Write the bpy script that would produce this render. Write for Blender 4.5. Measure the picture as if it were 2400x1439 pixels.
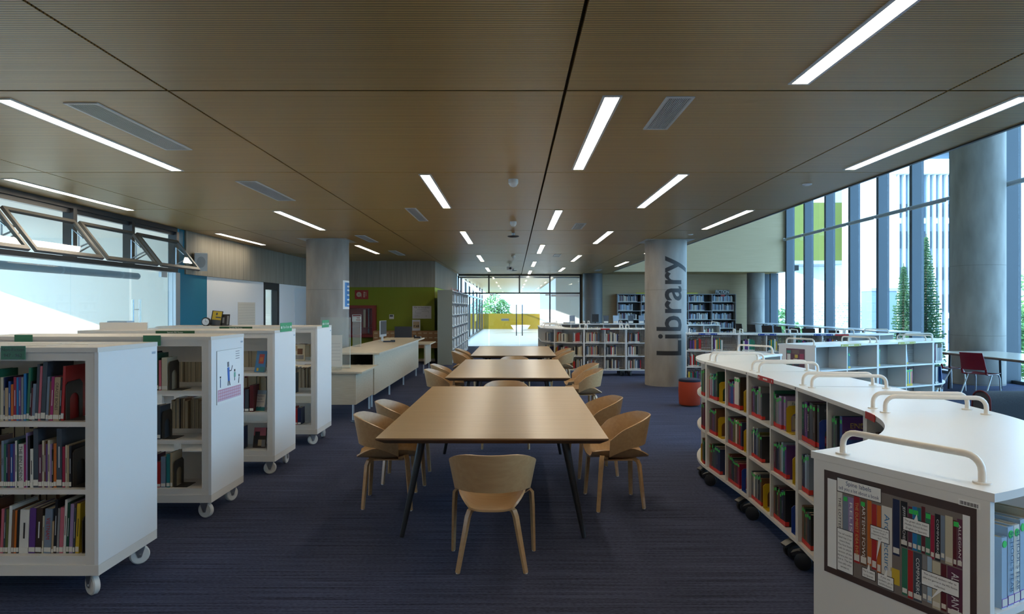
import bpy, bmesh, math, random
from mathutils import Matrix, Vector
for _o in list(bpy.data.objects): bpy.data.objects.remove(_o)
SC = bpy.context.scene
COL = SC.collection
R = math.radians
rnd = random.Random(7)

# ------------------------------------------------------------------ camera, sky, sun, exposure
EYE = 1.65
cam = bpy.data.cameras.new('camera'); cam.lens = 24.0; cam.sensor_width = 36.0
cam.shift_x = -3/2400; cam.shift_y = 1.5/2400; cam.clip_end = 400; cam.clip_start = 0.05
camo = bpy.data.objects.new('camera', cam); COL.objects.link(camo)
camo.location = (0, 0, EYE); camo.rotation_euler = (R(90), 0, 0)
SC.camera = camo
vs = SC.view_settings
vs.view_transform = 'Standard'; vs.look = 'None'; vs.gamma = 1.0; vs.exposure = 0.66
vs.use_curve_mapping = False
SC.cycles.use_denoising = True
SC.cycles.max_bounces = 8; SC.cycles.diffuse_bounces = 5; SC.cycles.glossy_bounces = 3
SC.cycles.transmission_bounces = 4; SC.cycles.transparent_max_bounces = 16
SC.cycles.caustics_reflective = False; SC.cycles.caustics_refractive = False
SC.cycles.sample_clamp_indirect = 6.0

SKY_COL = (0.38, 0.68, 1.0); SKY_STR = 5.0
LAMP_STR = 17.0; LAMP_COL = (1.0, 0.86, 0.66)
world = bpy.data.worlds.new('sky'); SC.world = world; world.use_nodes = True
wn = world.node_tree.nodes; wl = world.node_tree.links
bg = wn['Background']; bg.inputs['Color'].default_value = (*SKY_COL, 1); bg.inputs['Strength'].default_value = SKY_STR
SUN_DIR = Vector((1.0, 0.42, -0.34)).normalized()
sun = bpy.data.lights.new('sun', 'SUN'); sun.energy = 6.5; sun.angle = R(0.6); sun.color = (1.0, 0.95, 0.86)
suno = bpy.data.objects.new('sun', sun); COL.objects.link(suno)
suno.rotation_euler = SUN_DIR.to_track_quat('-Z', 'Y').to_euler()
suno.location = (-20, -5, 12)

def portal(name, loc, normal, sx, sy):
    l = bpy.data.lights.new(name, 'AREA'); l.shape = 'RECTANGLE'; l.size = sx; l.size_y = sy
    l.cycles.is_portal = True
    o = bpy.data.objects.new(name, l); COL.objects.link(o); o.location = loc
    o.rotation_euler = Vector(normal).to_track_quat('-Z', 'Z').to_euler()
portal('facade_daylight_portal', (11.35, 14.0, 3.4), (-1, 0, 0), 32, 7.0)
portal('terrace_daylight_portal', (0.3, 29.7, 1.55), (0, -1, 0), 5.3, 3.0)
portal('side_room_daylight_portal', (-12.2, 8.0, 1.5), (1, 0, 0), 13, 3.0)

# ------------------------------------------------------------------ materials
MATS = {}
def lin(c):
    return tuple(((x/255)/12.92 if x/255 <= 0.04045 else ((x/255+0.055)/1.055)**2.4) for x in c)
def mat(name, col, rough=0.5, metal=0.0, spec=0.5, emit=None, es=0.0):
    if name in MATS: return MATS[name]
    m = bpy.data.materials.new(name); m.use_nodes = True
    b = m.node_tree.nodes['Principled BSDF']
    b.inputs['Base Color'].default_value = (*col, 1); b.inputs['Roughness'].default_value = rough
    b.inputs['Metallic'].default_value = metal; b.inputs['Specular IOR Level'].default_value = spec
    if emit: b.inputs['Emission Color'].default_value = (*emit, 1); b.inputs['Emission Strength'].default_value = es
    MATS[name] = m; return m
def nodes(m): return m.node_tree.nodes, m.node_tree.links, m.node_tree.nodes['Principled BSDF']
def noise_mat(name, c1, c2, scale=(1,1,1), nscale=6.0, detail=4.0, rough=0.5, bump=0.0, coord='Object', spec=0.5, lo=0.3, hi=0.7):
    if name in MATS: return MATS[name]
    m = mat(name, c1, rough, 0, spec); n, l, b = nodes(m)
    tc = n.new('ShaderNodeTexCoord'); mp = n.new('ShaderNodeMapping'); mp.inputs['Scale'].default_value = scale
    nz = n.new('ShaderNodeTexNoise'); nz.inputs['Scale'].default_value = nscale; nz.inputs['Detail'].default_value = detail
    cr = n.new('ShaderNodeValToRGB'); cr.color_ramp.elements[0].color = (*c1, 1); cr.color_ramp.elements[1].color = (*c2, 1)
    cr.color_ramp.elements[0].position = lo; cr.color_ramp.elements[1].position = hi
    l.new(tc.outputs[coord], mp.inputs['Vector']); l.new(mp.outputs[0], nz.inputs['Vector'])
    l.new(nz.outputs['Fac'], cr.inputs['Fac']); l.new(cr.outputs['Color'], b.inputs['Base Color'])
    if bump:
        bp = n.new('ShaderNodeBump'); bp.inputs['Strength'].default_value = bump; bp.inputs['Distance'].default_value = 0.01
        l.new(nz.outputs['Fac'], bp.inputs['Height']); l.new(bp.outputs[0], b.inputs['Normal'])
    return m

WHITE = mat('white_laminate', (0.72, 0.71, 0.68), 0.32)
WHITE_END = mat('white_end_laminate', (0.78, 0.78, 0.77), 0.38)
CREAMW = mat('cream_white_metal', (0.70, 0.66, 0.60), 0.4)
WALLW = mat('white_wall_paint', (0.80, 0.80, 0.80), 0.7)
SIDEW = mat('warm_white_side_room', (0.87, 0.80, 0.70), 0.7)
TEAL = mat('teal_paint', (0.006, 0.16, 0.25), 0.55)
GREEN = mat('lime_green_paint', (0.175, 0.215, 0.002), 0.6)
BLACK = mat('black_metal', (0.012, 0.012, 0.014), 0.35)
BLACKP = mat('black_plastic', (0.015, 0.015, 0.017), 0.4)
DKFRAME = mat('dark_grey_frame', (0.035, 0.037, 0.042), 0.35)
FINM = mat('blue_grey_fin', (0.055, 0.078, 0.105), 0.45)
CHROME = mat('brushed_steel', (0.55, 0.56, 0.58), 0.25, 1.0)
ALU = mat('aluminium', (0.6, 0.62, 0.64), 0.35, 0.8)
LGREY = mat('light_grey_frame', (0.62, 0.62, 0.62), 0.4)
HANDLE = mat('cream_handle', (0.74, 0.69, 0.62), 0.3)
BACKP = mat('grey_back_board', (0.46, 0.45, 0.43), 0.5)
NYLON = mat('white_nylon_wheel', (0.72, 0.70, 0.65), 0.4)
ZINC = mat('zinc_bracket', (0.45, 0.45, 0.46), 0.3, 0.9)
PAPER = mat('paper_pages', (0.60, 0.50, 0.34), 0.8)
PAPERW = mat('white_paper', (0.82, 0.82, 0.80), 0.6)
CLEARLBL = mat('call_number_label', (0.66, 0.63, 0.56), 0.5)
REDSTK = mat('red_sticker', (0.55, 0.02, 0.015), 0.45)
GREENDOT = mat('green_dot_sticker', (0.04, 0.55, 0.10), 0.45)
BLUESTK = mat('blue_sticker', (0.02, 0.12, 0.45), 0.45)
PURPSTK = mat('purple_sticker', (0.16, 0.06, 0.42), 0.45)
YELLOWB = mat('yellow_bookend_metal', (0.58, 0.38, 0.004), 0.4)
BLUEB = mat('blue_bookend_metal', (0.008, 0.045, 0.30), 0.4)
REDB = mat('red_bookend_metal', (0.35, 0.012, 0.008), 0.4)
BROWNB = mat('brown_bookend_metal', (0.035, 0.027, 0.020), 0.45)
SIGNGREEN = mat('sign_green', (0.04, 0.21, 0.11), 0.5)
SIGNDKGREEN = mat('sign_dark_green', (0.012, 0.075, 0.025), 0.5)
SIGNRED = mat('sign_red', (0.42, 0.02, 0.02), 0.5)
INK = mat('black_ink', (0.015, 0.015, 0.018), 0.6)
INKBLUE = mat('dark_blue_ink', (0.02, 0.07, 0.16), 0.6)
INKGREEN = mat('dark_green_ink', (0.012, 0.06, 0.035), 0.6)
INKWHITE = mat('white_ink', (0.75, 0.75, 0.72), 0.6)
INKGOLD = mat('gold_ink', (0.55, 0.40, 0.10), 0.5)
OAK = noise_mat('light_oak', (0.50, 0.325, 0.165), (0.42, 0.255, 0.12), (1.2, 14, 14), 3.0, 5, 0.34, 0.0, lo=0.25, hi=0.75)
OAKT = noise_mat('oak_table_veneer', (0.43, 0.285, 0.145), (0.36, 0.225, 0.105), (0.7, 9, 9), 2.6, 6, 0.30, 0.0, lo=0.25, hi=0.75)
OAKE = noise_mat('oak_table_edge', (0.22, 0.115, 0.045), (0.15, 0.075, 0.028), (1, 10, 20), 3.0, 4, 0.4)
BIRCH = noise_mat('pale_birch_laminate', (0.56, 0.49, 0.37), (0.48, 0.41, 0.30), (2, 2, 30), 3.0, 4, 0.38)
CATAL = noise_mat('catalogue_wood', (0.33, 0.17, 0.065), (0.24, 0.115, 0.04), (3, 3, 22), 4.0, 4, 0.45)
CONC = noise_mat('board_marked_concrete', (0.36, 0.34, 0.315), (0.22, 0.205, 0.19), (1.6, 1.6, 0.5), 2.4, 8, 0.7, 0.12, lo=0.28, hi=0.74)
CONCW = noise_mat('concrete_band', (0.30, 0.275, 0.225), (0.215, 0.195, 0.16), (14, 14, 0.6), 1.6, 6, 0.75, 0.08, lo=0.3, hi=0.7)
BEIGEW = noise_mat('beige_panel_wall', (0.56, 0.425, 0.26), (0.48, 0.36, 0.215), (0.5, 0.5, 40), 2.0, 4, 0.7)
GREYPANEL = mat('grey_green_panel', (0.23, 0.25, 0.22), 0.6)
SOFAM = noise_mat('charcoal_fabric', (0.028, 0.036, 0.046), (0.05, 0.06, 0.072), (1, 1, 1), 160, 2, 0.95)
PIPING = mat('dark_red_piping', (0.10, 0.008, 0.012), 0.7)
REDCH = mat('dark_red_plastic', (0.20, 0.008, 0.014), 0.38)
BROWNCH = mat('brown_bar_chair', (0.055, 0.038, 0.028), 0.5)
STOOLO = mat('orange_red_fabric', (0.38, 0.045, 0.015), 0.85)
NAVYF = mat('navy_fabric', (0.015, 0.02, 0.045), 0.9)
FIRERED = mat('fire_cabinet_red', (0.20, 0.010, 0.010), 0.4)
SIGNFIRE = mat('fire_sign_red', (0.30, 0.014, 0.014), 0.5)
TERR = noise_mat('terrace_stone', (0.62, 0.61, 0.58), (0.50, 0.49, 0.47), (1, 1, 1), 1.2, 4, 0.28)
YELLOWW = mat('yellow_terrace_wall', (0.22, 0.155, 0.006), 0.3)
STUCCO = noise_mat('white_stucco', (0.85, 0.85, 0.85), (0.62, 0.66, 0.70), (1, 1, 1), 9, 6, 0.9)
LEAF = noise_mat('tree_leaf', (0.07, 0.17, 0.035), (0.16, 0.30, 0.08), (1, 1, 1), 1.5, 3, 0.7)
CONIF = noise_mat('conifer_needle', (0.035, 0.10, 0.05), (0.09, 0.20, 0.09), (1, 1, 1), 1.5, 3, 0.8)
BARK = mat('bark', (0.09, 0.065, 0.045), 0.9)
BUILDBLUE = mat('tower_panel', (0.17, 0.23, 0.30), 0.5)
BUILDWIN = mat('tower_window_glass', (0.05, 0.09, 0.13), 0.15)
BUILDWHITE = mat('tower_white_fin', (0.75, 0.75, 0.75), 0.6)
BUILDDARK = mat('tower_grey_band', (0.30, 0.34, 0.38), 0.6)  # plain grey of the tower's concrete ledge, block parapet and box soffit
LIMEBOX = mat('lime_cladding', (0.105, 0.135, 0.016), 0.6)
GROUNDM = noise_mat('pale_paving', (0.50, 0.50, 0.45), (0.36, 0.37, 0.33), (1, 1, 1), 0.3, 3, 0.9)
DOTWALL = None

def glass_mat(name, tint=(0.93, 0.96, 0.97), refl=1.45, boost=1.0, haze=0.0):
    m = bpy.data.materials.new(name); m.use_nodes = True; n = m.node_tree.nodes; l = m.node_tree.links
    n.clear(); out = n.new('ShaderNodeOutputMaterial'); mx = n.new('ShaderNodeMixShader')
    tr = n.new('ShaderNodeBsdfTransparent'); tr.inputs[0].default_value = (*tint, 1)
    gl = n.new('ShaderNodeBsdfGlossy'); gl.inputs['Roughness'].default_value = 0.02
    lw = n.new('ShaderNodeLayerWeight'); pw = n.new('ShaderNodeMath'); pw.operation = 'POWER'; pw.inputs[1].default_value = 5.0
    fr = n.new('ShaderNodeMath'); fr.operation = 'MULTIPLY_ADD'; fr.inputs[1].default_value = 0.8*boost; fr.inputs[2].default_value = 0.03*boost
    l.new(lw.outputs['Facing'], pw.inputs[0]); l.new(pw.outputs[0], fr.inputs[0])
    l.new(fr.outputs[0], mx.inputs[0]); l.new(tr.outputs[0], mx.inputs[1]); l.new(gl.outputs[0], mx.inputs[2])
    if haze:
        df = n.new('ShaderNodeBsdfDiffuse'); df.inputs[0].default_value = (0.8, 0.85, 0.85, 1)
        m2 = n.new('ShaderNodeMixShader'); m2.inputs[0].default_value = haze
        l.new(mx.outputs[0], m2.inputs[1]); l.new(df.outputs[0], m2.inputs[2]); l.new(m2.outputs[0], out.inputs[0])
    else: l.new(mx.outputs[0], out.inputs[0])
    MATS[name] = m; return m
GLASS = glass_mat('clear_glass'); ACRYL = glass_mat('clear_acrylic', (0.93, 0.95, 0.94), 1.4, haze=0.10)

def lamp_mat():
    m = bpy.data.materials.new('lit_diffuser'); m.use_nodes = True; n = m.node_tree.nodes; l = m.node_tree.links
    b = n['Principled BSDF']; b.inputs['Base Color'].default_value = (0.9, 0.9, 0.9, 1)
    b.inputs['Emission Color'].default_value = (*LAMP_COL, 1); b.inputs['Emission Strength'].default_value = LAMP_STR
    return m
LAMPM = lamp_mat()

def carpet_mat():
    m = mat('striped_blue_carpet', (0.03, 0.036, 0.065), 0.95, 0, 0.1); n, l, b = nodes(m)
    tc = n.new('ShaderNodeTexCoord')
    def nz(scale, s, d):
        mp = n.new('ShaderNodeMapping'); mp.inputs['Scale'].default_value = scale
        x = n.new('ShaderNodeTexNoise'); x.inputs['Scale'].default_value = s; x.inputs['Detail'].default_value = d
        l.new(tc.outputs['Object'], mp.inputs[0]); l.new(mp.outputs[0], x.inputs['Vector']); return x
    a = nz((1.2, 60, 1), 1.0, 4); f = nz((40, 160, 1), 1.0, 3)
    ad = n.new('ShaderNodeMath'); ad.operation = 'MULTIPLY_ADD'; ad.inputs[1].default_value = 0.55
    sc = n.new('ShaderNodeMath'); sc.operation = 'MULTIPLY'; sc.inputs[1].default_value = 0.45
    l.new(f.outputs['Fac'], sc.inputs[0]); l.new(a.outputs['Fac'], ad.inputs[0]); l.new(sc.outputs[0], ad.inputs[2])
    cr = n.new('ShaderNodeValToRGB'); e = cr.color_ramp.elements
    e[0].position = 0.36; e[0].color = (0.018, 0.022, 0.042, 1); e[1].position = 0.66; e[1].color = (0.084, 0.098, 0.172, 1)
    l.new(ad.outputs[0], cr.inputs[0]); l.new(cr.outputs[0], b.inputs['Base Color'])
    bp = n.new('ShaderNodeBump'); bp.inputs['Strength'].default_value = 0.4; bp.inputs['Distance'].default_value = 0.004
    l.new(f.outputs['Fac'], bp.inputs['Height']); l.new(bp.outputs[0], b.inputs['Normal'])
    return m
CARPET = carpet_mat()

def ceiling_mat():
    m = mat('ribbed_ceiling_wood', (0.3, 0.22, 0.12), 0.36, 0, 0.5); n, l, b = nodes(m)
    tc = n.new('ShaderNodeTexCoord'); mp = n.new('ShaderNodeMapping'); mp.inputs['Scale'].default_value = (1, 1, 1)
    geo = n.new('ShaderNodeNewGeometry')
    l.new(geo.outputs['Position'], mp.inputs[0])
    wv = n.new('ShaderNodeTexWave'); wv.wave_type = 'BANDS'; wv.bands_direction = 'Y'; wv.inputs['Scale'].default_value = 2*math.pi/(0.027*20)*1.0
    wv.inputs['Distortion'].default_value = 0.0
    l.new(mp.outputs[0], wv.inputs['Vector'])
    m2 = n.new('ShaderNodeMapping'); m2.inputs['Scale'].default_value = (0.35, 22, 1)
    nz = n.new('ShaderNodeTexNoise'); nz.inputs['Scale'].default_value = 1.6; nz.inputs['Detail'].default_value = 5
    l.new(geo.outputs['Position'], m2.inputs[0]); l.new(m2.outputs[0], nz.inputs['Vector'])
    cr = n.new('ShaderNodeValToRGB'); e = cr.color_ramp.elements
    e[0].position = 0.3; e[0].color = (0.62, 0.392, 0.130, 1); e[1].position = 0.7; e[1].color = (0.50, 0.308, 0.098, 1)
    l.new(nz.outputs['Fac'], cr.inputs[0])
    c2 = n.new('ShaderNodeValToRGB'); e = c2.color_ramp.elements
    e[0].position = 0.05; e[0].color = (0.35, 0.35, 0.35, 1); e[1].position = 0.35; e[1].color = (1, 1, 1, 1)
    l.new(wv.outputs['Fac'], c2.inputs[0])
    mx = n.new('ShaderNodeMix'); mx.data_type = 'RGBA'; mx.blend_type = 'MULTIPLY'; mx.inputs['Factor'].default_value = 1
    l.new(cr.outputs[0], mx.inputs['A']); l.new(c2.outputs[0], mx.inputs['B']); l.new(mx.outputs['Result'], b.inputs['Base Color'])
    bp = n.new('ShaderNodeBump'); bp.inputs['Strength'].default_value = 0.5; bp.inputs['Distance'].default_value = 0.004
    l.new(c2.outputs[0], bp.inputs['Height']); l.new(bp.outputs[0], b.inputs['Normal'])
    return m
CEILM = ceiling_mat()

def peg_mat():
    m = mat('perforated_grey_board', (0.40, 0.385, 0.36), 0.5); n, l, b = nodes(m)
    tc = n.new('ShaderNodeTexCoord'); sc = n.new('ShaderNodeVectorMath'); sc.operation = 'SCALE'; sc.inputs['Scale'].default_value = 1/0.032
    fr = n.new('ShaderNodeVectorMath'); fr.operation = 'FRACTION'
    sb = n.new('ShaderNodeVectorMath'); sb.operation = 'SUBTRACT'; sb.inputs[1].default_value = (0.5, 0.5, 0.5)
    sx = n.new('ShaderNodeSeparateXYZ'); cb = n.new('ShaderNodeCombineXYZ'); ln = n.new('ShaderNodeVectorMath'); ln.operation = 'LENGTH'
    lt = n.new('ShaderNodeMath'); lt.operation = 'LESS_THAN'; lt.inputs[1].default_value = 0.24
    l.new(tc.outputs['Object'], sc.inputs[0]); l.new(sc.outputs[0], fr.inputs[0]); l.new(fr.outputs[0], sb.inputs[0]); l.new(sb.outputs[0], sx.inputs[0])
    l.new(sx.outputs['X'], cb.inputs['X']); l.new(sx.outputs['Z'], cb.inputs['Y']); l.new(cb.outputs[0], ln.inputs[0]); l.new(ln.outputs['Value'], lt.inputs[0])
    tr = n.new('ShaderNodeBsdfTransparent'); mx = n.new('ShaderNodeMixShader'); out = n['Material Output']
    l.new(lt.outputs[0], mx.inputs[0]); l.new(b.outputs[0], mx.inputs[1]); l.new(tr.outputs[0], mx.inputs[2]); l.new(mx.outputs[0], out.inputs['Surface'])
    return m
PEG = peg_mat()

def block_mat():
    m = mat('pierced_block_wall', (0.75, 0.78, 0.8), 0.8); n, l, b = nodes(m)
    tc = n.new('ShaderNodeTexCoord'); ck = n.new('ShaderNodeTexBrick'); mp = n.new('ShaderNodeMapping')
    mp.inputs['Rotation'].default_value = (R(90), 0, 0)
    ck.inputs['Scale'].default_value = 3.2; ck.inputs['Mortar Size'].default_value = 0.05
    ck.inputs['Color1'].default_value = (0.28, 0.36, 0.44, 1); ck.inputs['Color2'].default_value = (0.55, 0.62, 0.68, 1); ck.inputs['Mortar'].default_value = (0.85, 0.87, 0.88, 1)
    ck.inputs['Brick Width'].default_value = 0.55; ck.inputs['Row Height'].default_value = 0.42
    l.new(tc.outputs['Object'], mp.inputs[0]); l.new(mp.outputs[0], ck.inputs['Vector']); l.new(ck.outputs['Color'], b.inputs['Base Color'])
    return m
DOTWALL = block_mat()

# ------------------------------------------------------------------ mesh helpers
class MB:
    def __init__(s): s.v = []; s.f = []; s.mi = []
    def add(s, vs, fs, mi=0, M=None):
        k = len(s.v)
        s.v += [tuple(M @ Vector(p)) for p in vs] if M else [tuple(p) for p in vs]
        s.f += [tuple(i+k for i in f) for f in fs]; s.mi += [mi]*len(fs); return s
    def box(s, x0, x1, y0, y1, z0, z1, mi=0, M=None):
        if x0 > x1: x0, x1 = x1, x0
        if y0 > y1: y0, y1 = y1, y0
        if z0 > z1: z0, z1 = z1, z0
        return s.add([(x0,y0,z0),(x1,y0,z0),(x1,y1,z0),(x0,y1,z0),(x0,y0,z1),(x1,y0,z1),(x1,y1,z1),(x0,y1,z1)],
              [(0,3,2,1),(4,5,6,7),(0,1,5,4),(1,2,6,5),(2,3,7,6),(3,0,4,7)], mi, M)
    def prism(s, poly, z0, z1, mi=0, M=None):        # poly counter-clockwise in xy
        n = len(poly); vs = [(x,y,z0) for x,y in poly]+[(x,y,z1) for x,y in poly]
        fs = [tuple(range(n-1,-1,-1)), tuple(range(n,2*n))]+[(i,(i+1)%n,(i+1)%n+n,i+n) for i in range(n)]
        return s.add(vs, fs, mi, M)
    def cyl(s, p0, p1, r0, r1=None, n=16, mi=0, caps=True, M=None):
        r1 = r0 if r1 is None else r1
        p0 = Vector(p0); p1 = Vector(p1); d = (p1-p0).normalized()
        u = d.orthogonal().normalized(); w = d.cross(u)
        vs = []
        for p, r in ((p0,r0),(p1,r1)):
            for i in range(n):
                a = 2*math.pi*i/n; vs.append(p+u*math.cos(a)*r+w*math.sin(a)*r)
        fs = [(i,(i+1)%n,(i+1)%n+n,i+n) for i in range(n)]
        if caps: fs += [tuple(range(n-1,-1,-1)), tuple(range(n,2*n))]
        return s.add(vs, fs, mi, M)
    def tube(s, pts, r, n=10, mi=0, M=None, flat=None):   # flat=(rx,ry) ellipse/rect-ish section
        pts = [Vector(p) for p in pts]; vs = []; up = None
        for i, p in enumerate(pts):
            d = ((pts[min(i+1,len(pts)-1)]-pts[max(i-1,0)])).normalized()
            if up is None: up = d.orthogonal().normalized() if abs(d.z) > 0.95 or flat is None else Vector((0,0,1))
            if flat is not None and len(flat) > 2: up = Vector(flat[2])
            u = (up-d*up.dot(d)).normalized(); w = d.cross(u); up = u
            rr = r[i] if isinstance(r, (list, tuple)) else r
            for k in range(n):
                a = 2*math.pi*k/n
                cu, cw = math.cos(a), math.sin(a)
                if flat:
                    q = max(abs(cu), abs(cw)); cu, cw = cu/q*0.96, cw/q*0.96
                    vs.append(p+u*cu*flat[0]*rr+w*cw*flat[1]*rr)
                else: vs.append(p+u*cu*rr+w*cw*rr)
        m = len(pts); fs = []
        for i in range(m-1):
            for k in range(n): fs.append((i*n+k, i*n+(k+1)%n, (i+1)*n+(k+1)%n, (i+1)*n+k))
        fs += [tuple(range(n-1,-1,-1)), tuple(range((m-1)*n, m*n))]
        return s.add(vs, fs, mi, M)
    def lathe(s, prof, n=32, mi=0, M=None, caps=True):    # prof [(r,z)] bottom to top
        vs = []; m = len(prof)
        for r, z in prof:
            for i in range(n): a = 2*math.pi*i/n; vs.append((r*math.cos(a), r*math.sin(a), z))
        fs = [(j*n+i, j*n+(i+1)%n, (j+1)*n+(i+1)%n, (j+1)*n+i) for j in range(m-1) for i in range(n)]
        if caps: fs += [tuple(range(n-1,-1,-1)), tuple(range((m-1)*n, m*n))]
        return s.add(vs, fs, mi, M)
    def sector(s, r0, r1, a0, a1, z0, z1, n=16, mi=0, M=None):  # annular block, angles in degrees, a0<a1
        vs = []
        for i in range(n+1):
            a = R(a0+(a1-a0)*i/n); c, q = math.cos(a), math.sin(a)
            vs += [(r0*c,r0*q,z0),(r1*c,r1*q,z0),(r1*c,r1*q,z1),(r0*c,r0*q,z1)]
        fs = []
        for i in range(n):
            k = 4*i; j = k+4
            fs += [(k,j,j+1,k+1),(k+1,j+1,j+2,k+2),(k+2,j+2,j+3,k+3),(k+3,j+3,j,k)]
        fs += [(0,1,2,3), (4*n+3,4*n+2,4*n+1,4*n)]
        return s.add(vs, fs, mi, M)
    def sheet(s, P, thick, mi=0, M=None):     # P[i][j] grid of points -> solid sheet
        m = len(P); n = len(P[0]); V = [[Vector(p) for p in row] for row in P]; N = [[None]*n for _ in range(m)]
        for i in range(m):
            for j in range(n):
                du = V[min(i+1,m-1)][j]-V[max(i-1,0)][j]; dv = V[i][min(j+1,n-1)]-V[i][max(j-1,0)]
                N[i][j] = du.cross(dv).normalized()
        vs = [V[i][j]+N[i][j]*thick/2 for i in range(m) for j in range(n)]+[V[i][j]-N[i][j]*thick/2 for i in range(m) for j in range(n)]
        o = m*n; fs = []
        for i in range(m-1):
            for j in range(n-1):
                a,b,c,d = i*n+j,(i+1)*n+j,(i+1)*n+j+1,i*n+j+1
                fs += [(a,b,c,d),(o+d,o+c,o+b,o+a)]
        for i in range(m-1):
            a,b = i*n,(i+1)*n; fs.append((b,a,o+a,o+b)); a,b = i*n+n-1,(i+1)*n+n-1; fs.append((a,b,o+b,o+a))
        for j in range(n-1):
            a,b = j,j+1; fs.append((a,b,o+b,o+a)); a,b = (m-1)*n+j,(m-1)*n+j+1; fs.append((b,a,o+a,o+b))
        return s.add(vs, fs, mi, M)
    def mesh(s, name, mats, smooth=None):
        me = bpy.data.meshes.new(name); me.from_pydata(s.v, [], s.f)
        for m in (mats if isinstance(mats, (list, tuple)) else [mats]): me.materials.append(m)
        if any(s.mi): me.polygons.foreach_set('material_index', s.mi)
        if smooth is not None:
            me.polygons.foreach_set('use_smooth', [True]*len(s.f)); me.set_sharp_from_angle(angle=R(smooth))
        me.update(); return me
    def build(s, name, mats, parent=None, smooth=None, M=None):
        return link(name, s.mesh(name, mats, smooth), parent, M)
def link(name, data, parent=None, M=None):
    o = bpy.data.objects.new(name, data); COL.objects.link(o)
    if parent: o.parent = parent
    if M is not None: o.matrix_local = M
    return o
def tag(o, label=None, cat=None, group=None, kind=None):
    if label: o['label'] = label
    if cat: o['category'] = cat
    if group: o['group'] = group
    if kind: o['kind'] = kind
    return o
def thing(name, label, cat, loc=(0,0,0), rz=0.0, group=None):
    o = bpy.data.objects.new(name, None); COL.objects.link(o); o.location = loc; o.rotation_euler = (0,0,rz)
    o.empty_display_size = 0.1
    return tag(o, label, cat, group)
def TM(loc, rz=0.0): return Matrix.Translation(Vector(loc)) @ Matrix.Rotation(rz, 4, 'Z')
def part(name, m, parent, *boxes, smooth=None):
    mb = MB()
    for b in boxes: mb.box(*b)
    return mb.build(name, m, parent, smooth)
def copy_tree(o, parent=None):
    c = o.copy(); COL.objects.link(c); c.parent = parent
    for ch in o.children: copy_tree(ch, c)
    return c
TEXTC = {}
def text_mesh(s, size=1.0, align='CENTER', valign='CENTER', ex=0.0, lw=None):
    cu = bpy.data.curves.new('lettering', 'FONT'); cu.body = s; cu.size = size; cu.align_x = align; cu.align_y = valign
    cu.extrude = ex; cu.resolution_u = 3
    if lw: cu.offset = lw
    ob = bpy.data.objects.new('lettering_source', cu)
    me = bpy.data.meshes.new_from_object(ob)
    bpy.data.objects.remove(ob); bpy.data.curves.remove(cu)
    return me
def frame(origin, xd, yd):
    x = Vector(xd).normalized(); y = Vector(yd).normalized(); z = x.cross(y)
    M = Matrix(((x.x,y.x,z.x,origin[0]),(x.y,y.y,z.y,origin[1]),(x.z,y.z,z.z,origin[2]),(0,0,0,1)))
    return M
def put_text(s, size, m, parent, M, name='lettering', align='CENTER', width=None, lw=None, height=None):
    me = text_mesh(s, size, align, lw=lw); me.materials.append(m)
    if (width or height) and len(me.vertices):
        xs = [v.co.x for v in me.vertices]; ys = [v.co.y for v in me.vertices]
        kx = width/max(1e-6, max(xs)-min(xs)) if width else 1
        ky = height/max(1e-6, max(ys)-min(ys)) if height else 1
        for v in me.vertices: v.co.x *= kx; v.co.y *= ky
    return link(name, me, parent, M)

# ================================================================== THE SETTING
XL, XR, YB, YF, HC, HV = -6.08, 11.0, -4.0, 29.3, 3.08, 7.2
def struct(o): o['kind'] = 'structure'; return o
struct(part('floor', CARPET, None, (XL-0.2, XR, YB, YF, -0.12, 0)))
PLENUM = mat('dark_ceiling_gap', (0.02, 0.018, 0.015), 0.8)
ceil = struct(part('ceiling', PLENUM, None, (XL-0.2, 3.93, YB, YF, HC+0.045, HC+0.25), (3.93, XR+0.3, 27.02, YF, HC+0.045, HC+0.25)))
YJ = [YB] + [4.5+2.718*k for k in range(-3, 9)] + [28.94, YF]
YJ = [YB] + [y for y in YJ[1:-2] if y > YB+0.1] + [28.94]
XJ = [XL, -4.95, -2.28, 0.343, 2.87, 3.95]
pm = {}
for i in range(len(XJ)-1):
    for j in range(len(YJ)):
        y0 = YJ[j]; y1 = YJ[j+1] if j+1 < len(YJ) else YF
        gx = 0.022 if i in (2, 3) else 0.014
        w = XJ[i+1]-XJ[i]-gx; d = y1-y0-0.022; key = (round(w,3), round(d,3))
        if key not in pm: pm[key] = MB().box(0, w, 0, d, 0, 0.03).mesh('ceiling_panel', CEILM)
        link('ceiling_panel', pm[key], ceil, Matrix.Translation((XJ[i]+gx/2, y0+0.011, HC)))
for i in range(3):
    for y0, y1 in ((27.03, 28.93), (28.95, YF)):
        part('ceiling_panel', CEILM, ceil, (3.97+2.34*i, 3.97+2.34*i+2.32, y0, y1-0.02, HC, HC+0.03))
struct(part('trim_1', DKFRAME, None, (3.935, 3.965, YB, 27.0, HC-0.012, HC+0.25)))     # edge of the low ceiling
struct(part('wall_void', BEIGEW, None, (3.75, 3.93, YB, 27.0, HC+0.25, HV)))
struct(part('wall_upper', BEIGEW, None, (3.95, XR+0.1, 27.0, 27.02, HC-0.01, HV)))
struct(part('ceiling_void', WALLW, None, (3.75, XR+0.3, YB, 27.2, HV, HV+0.2)))
struct(part('wall_back', WALLW, None, (XL-0.2, XR+0.3, YB-0.2, YB, 0, HV)))
# far wall beside the glazing
struct(part('wall_far', BEIGEW, None, (2.9, XR+0.2, YF, YF+0.2, 0, HC+0.04)))
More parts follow.
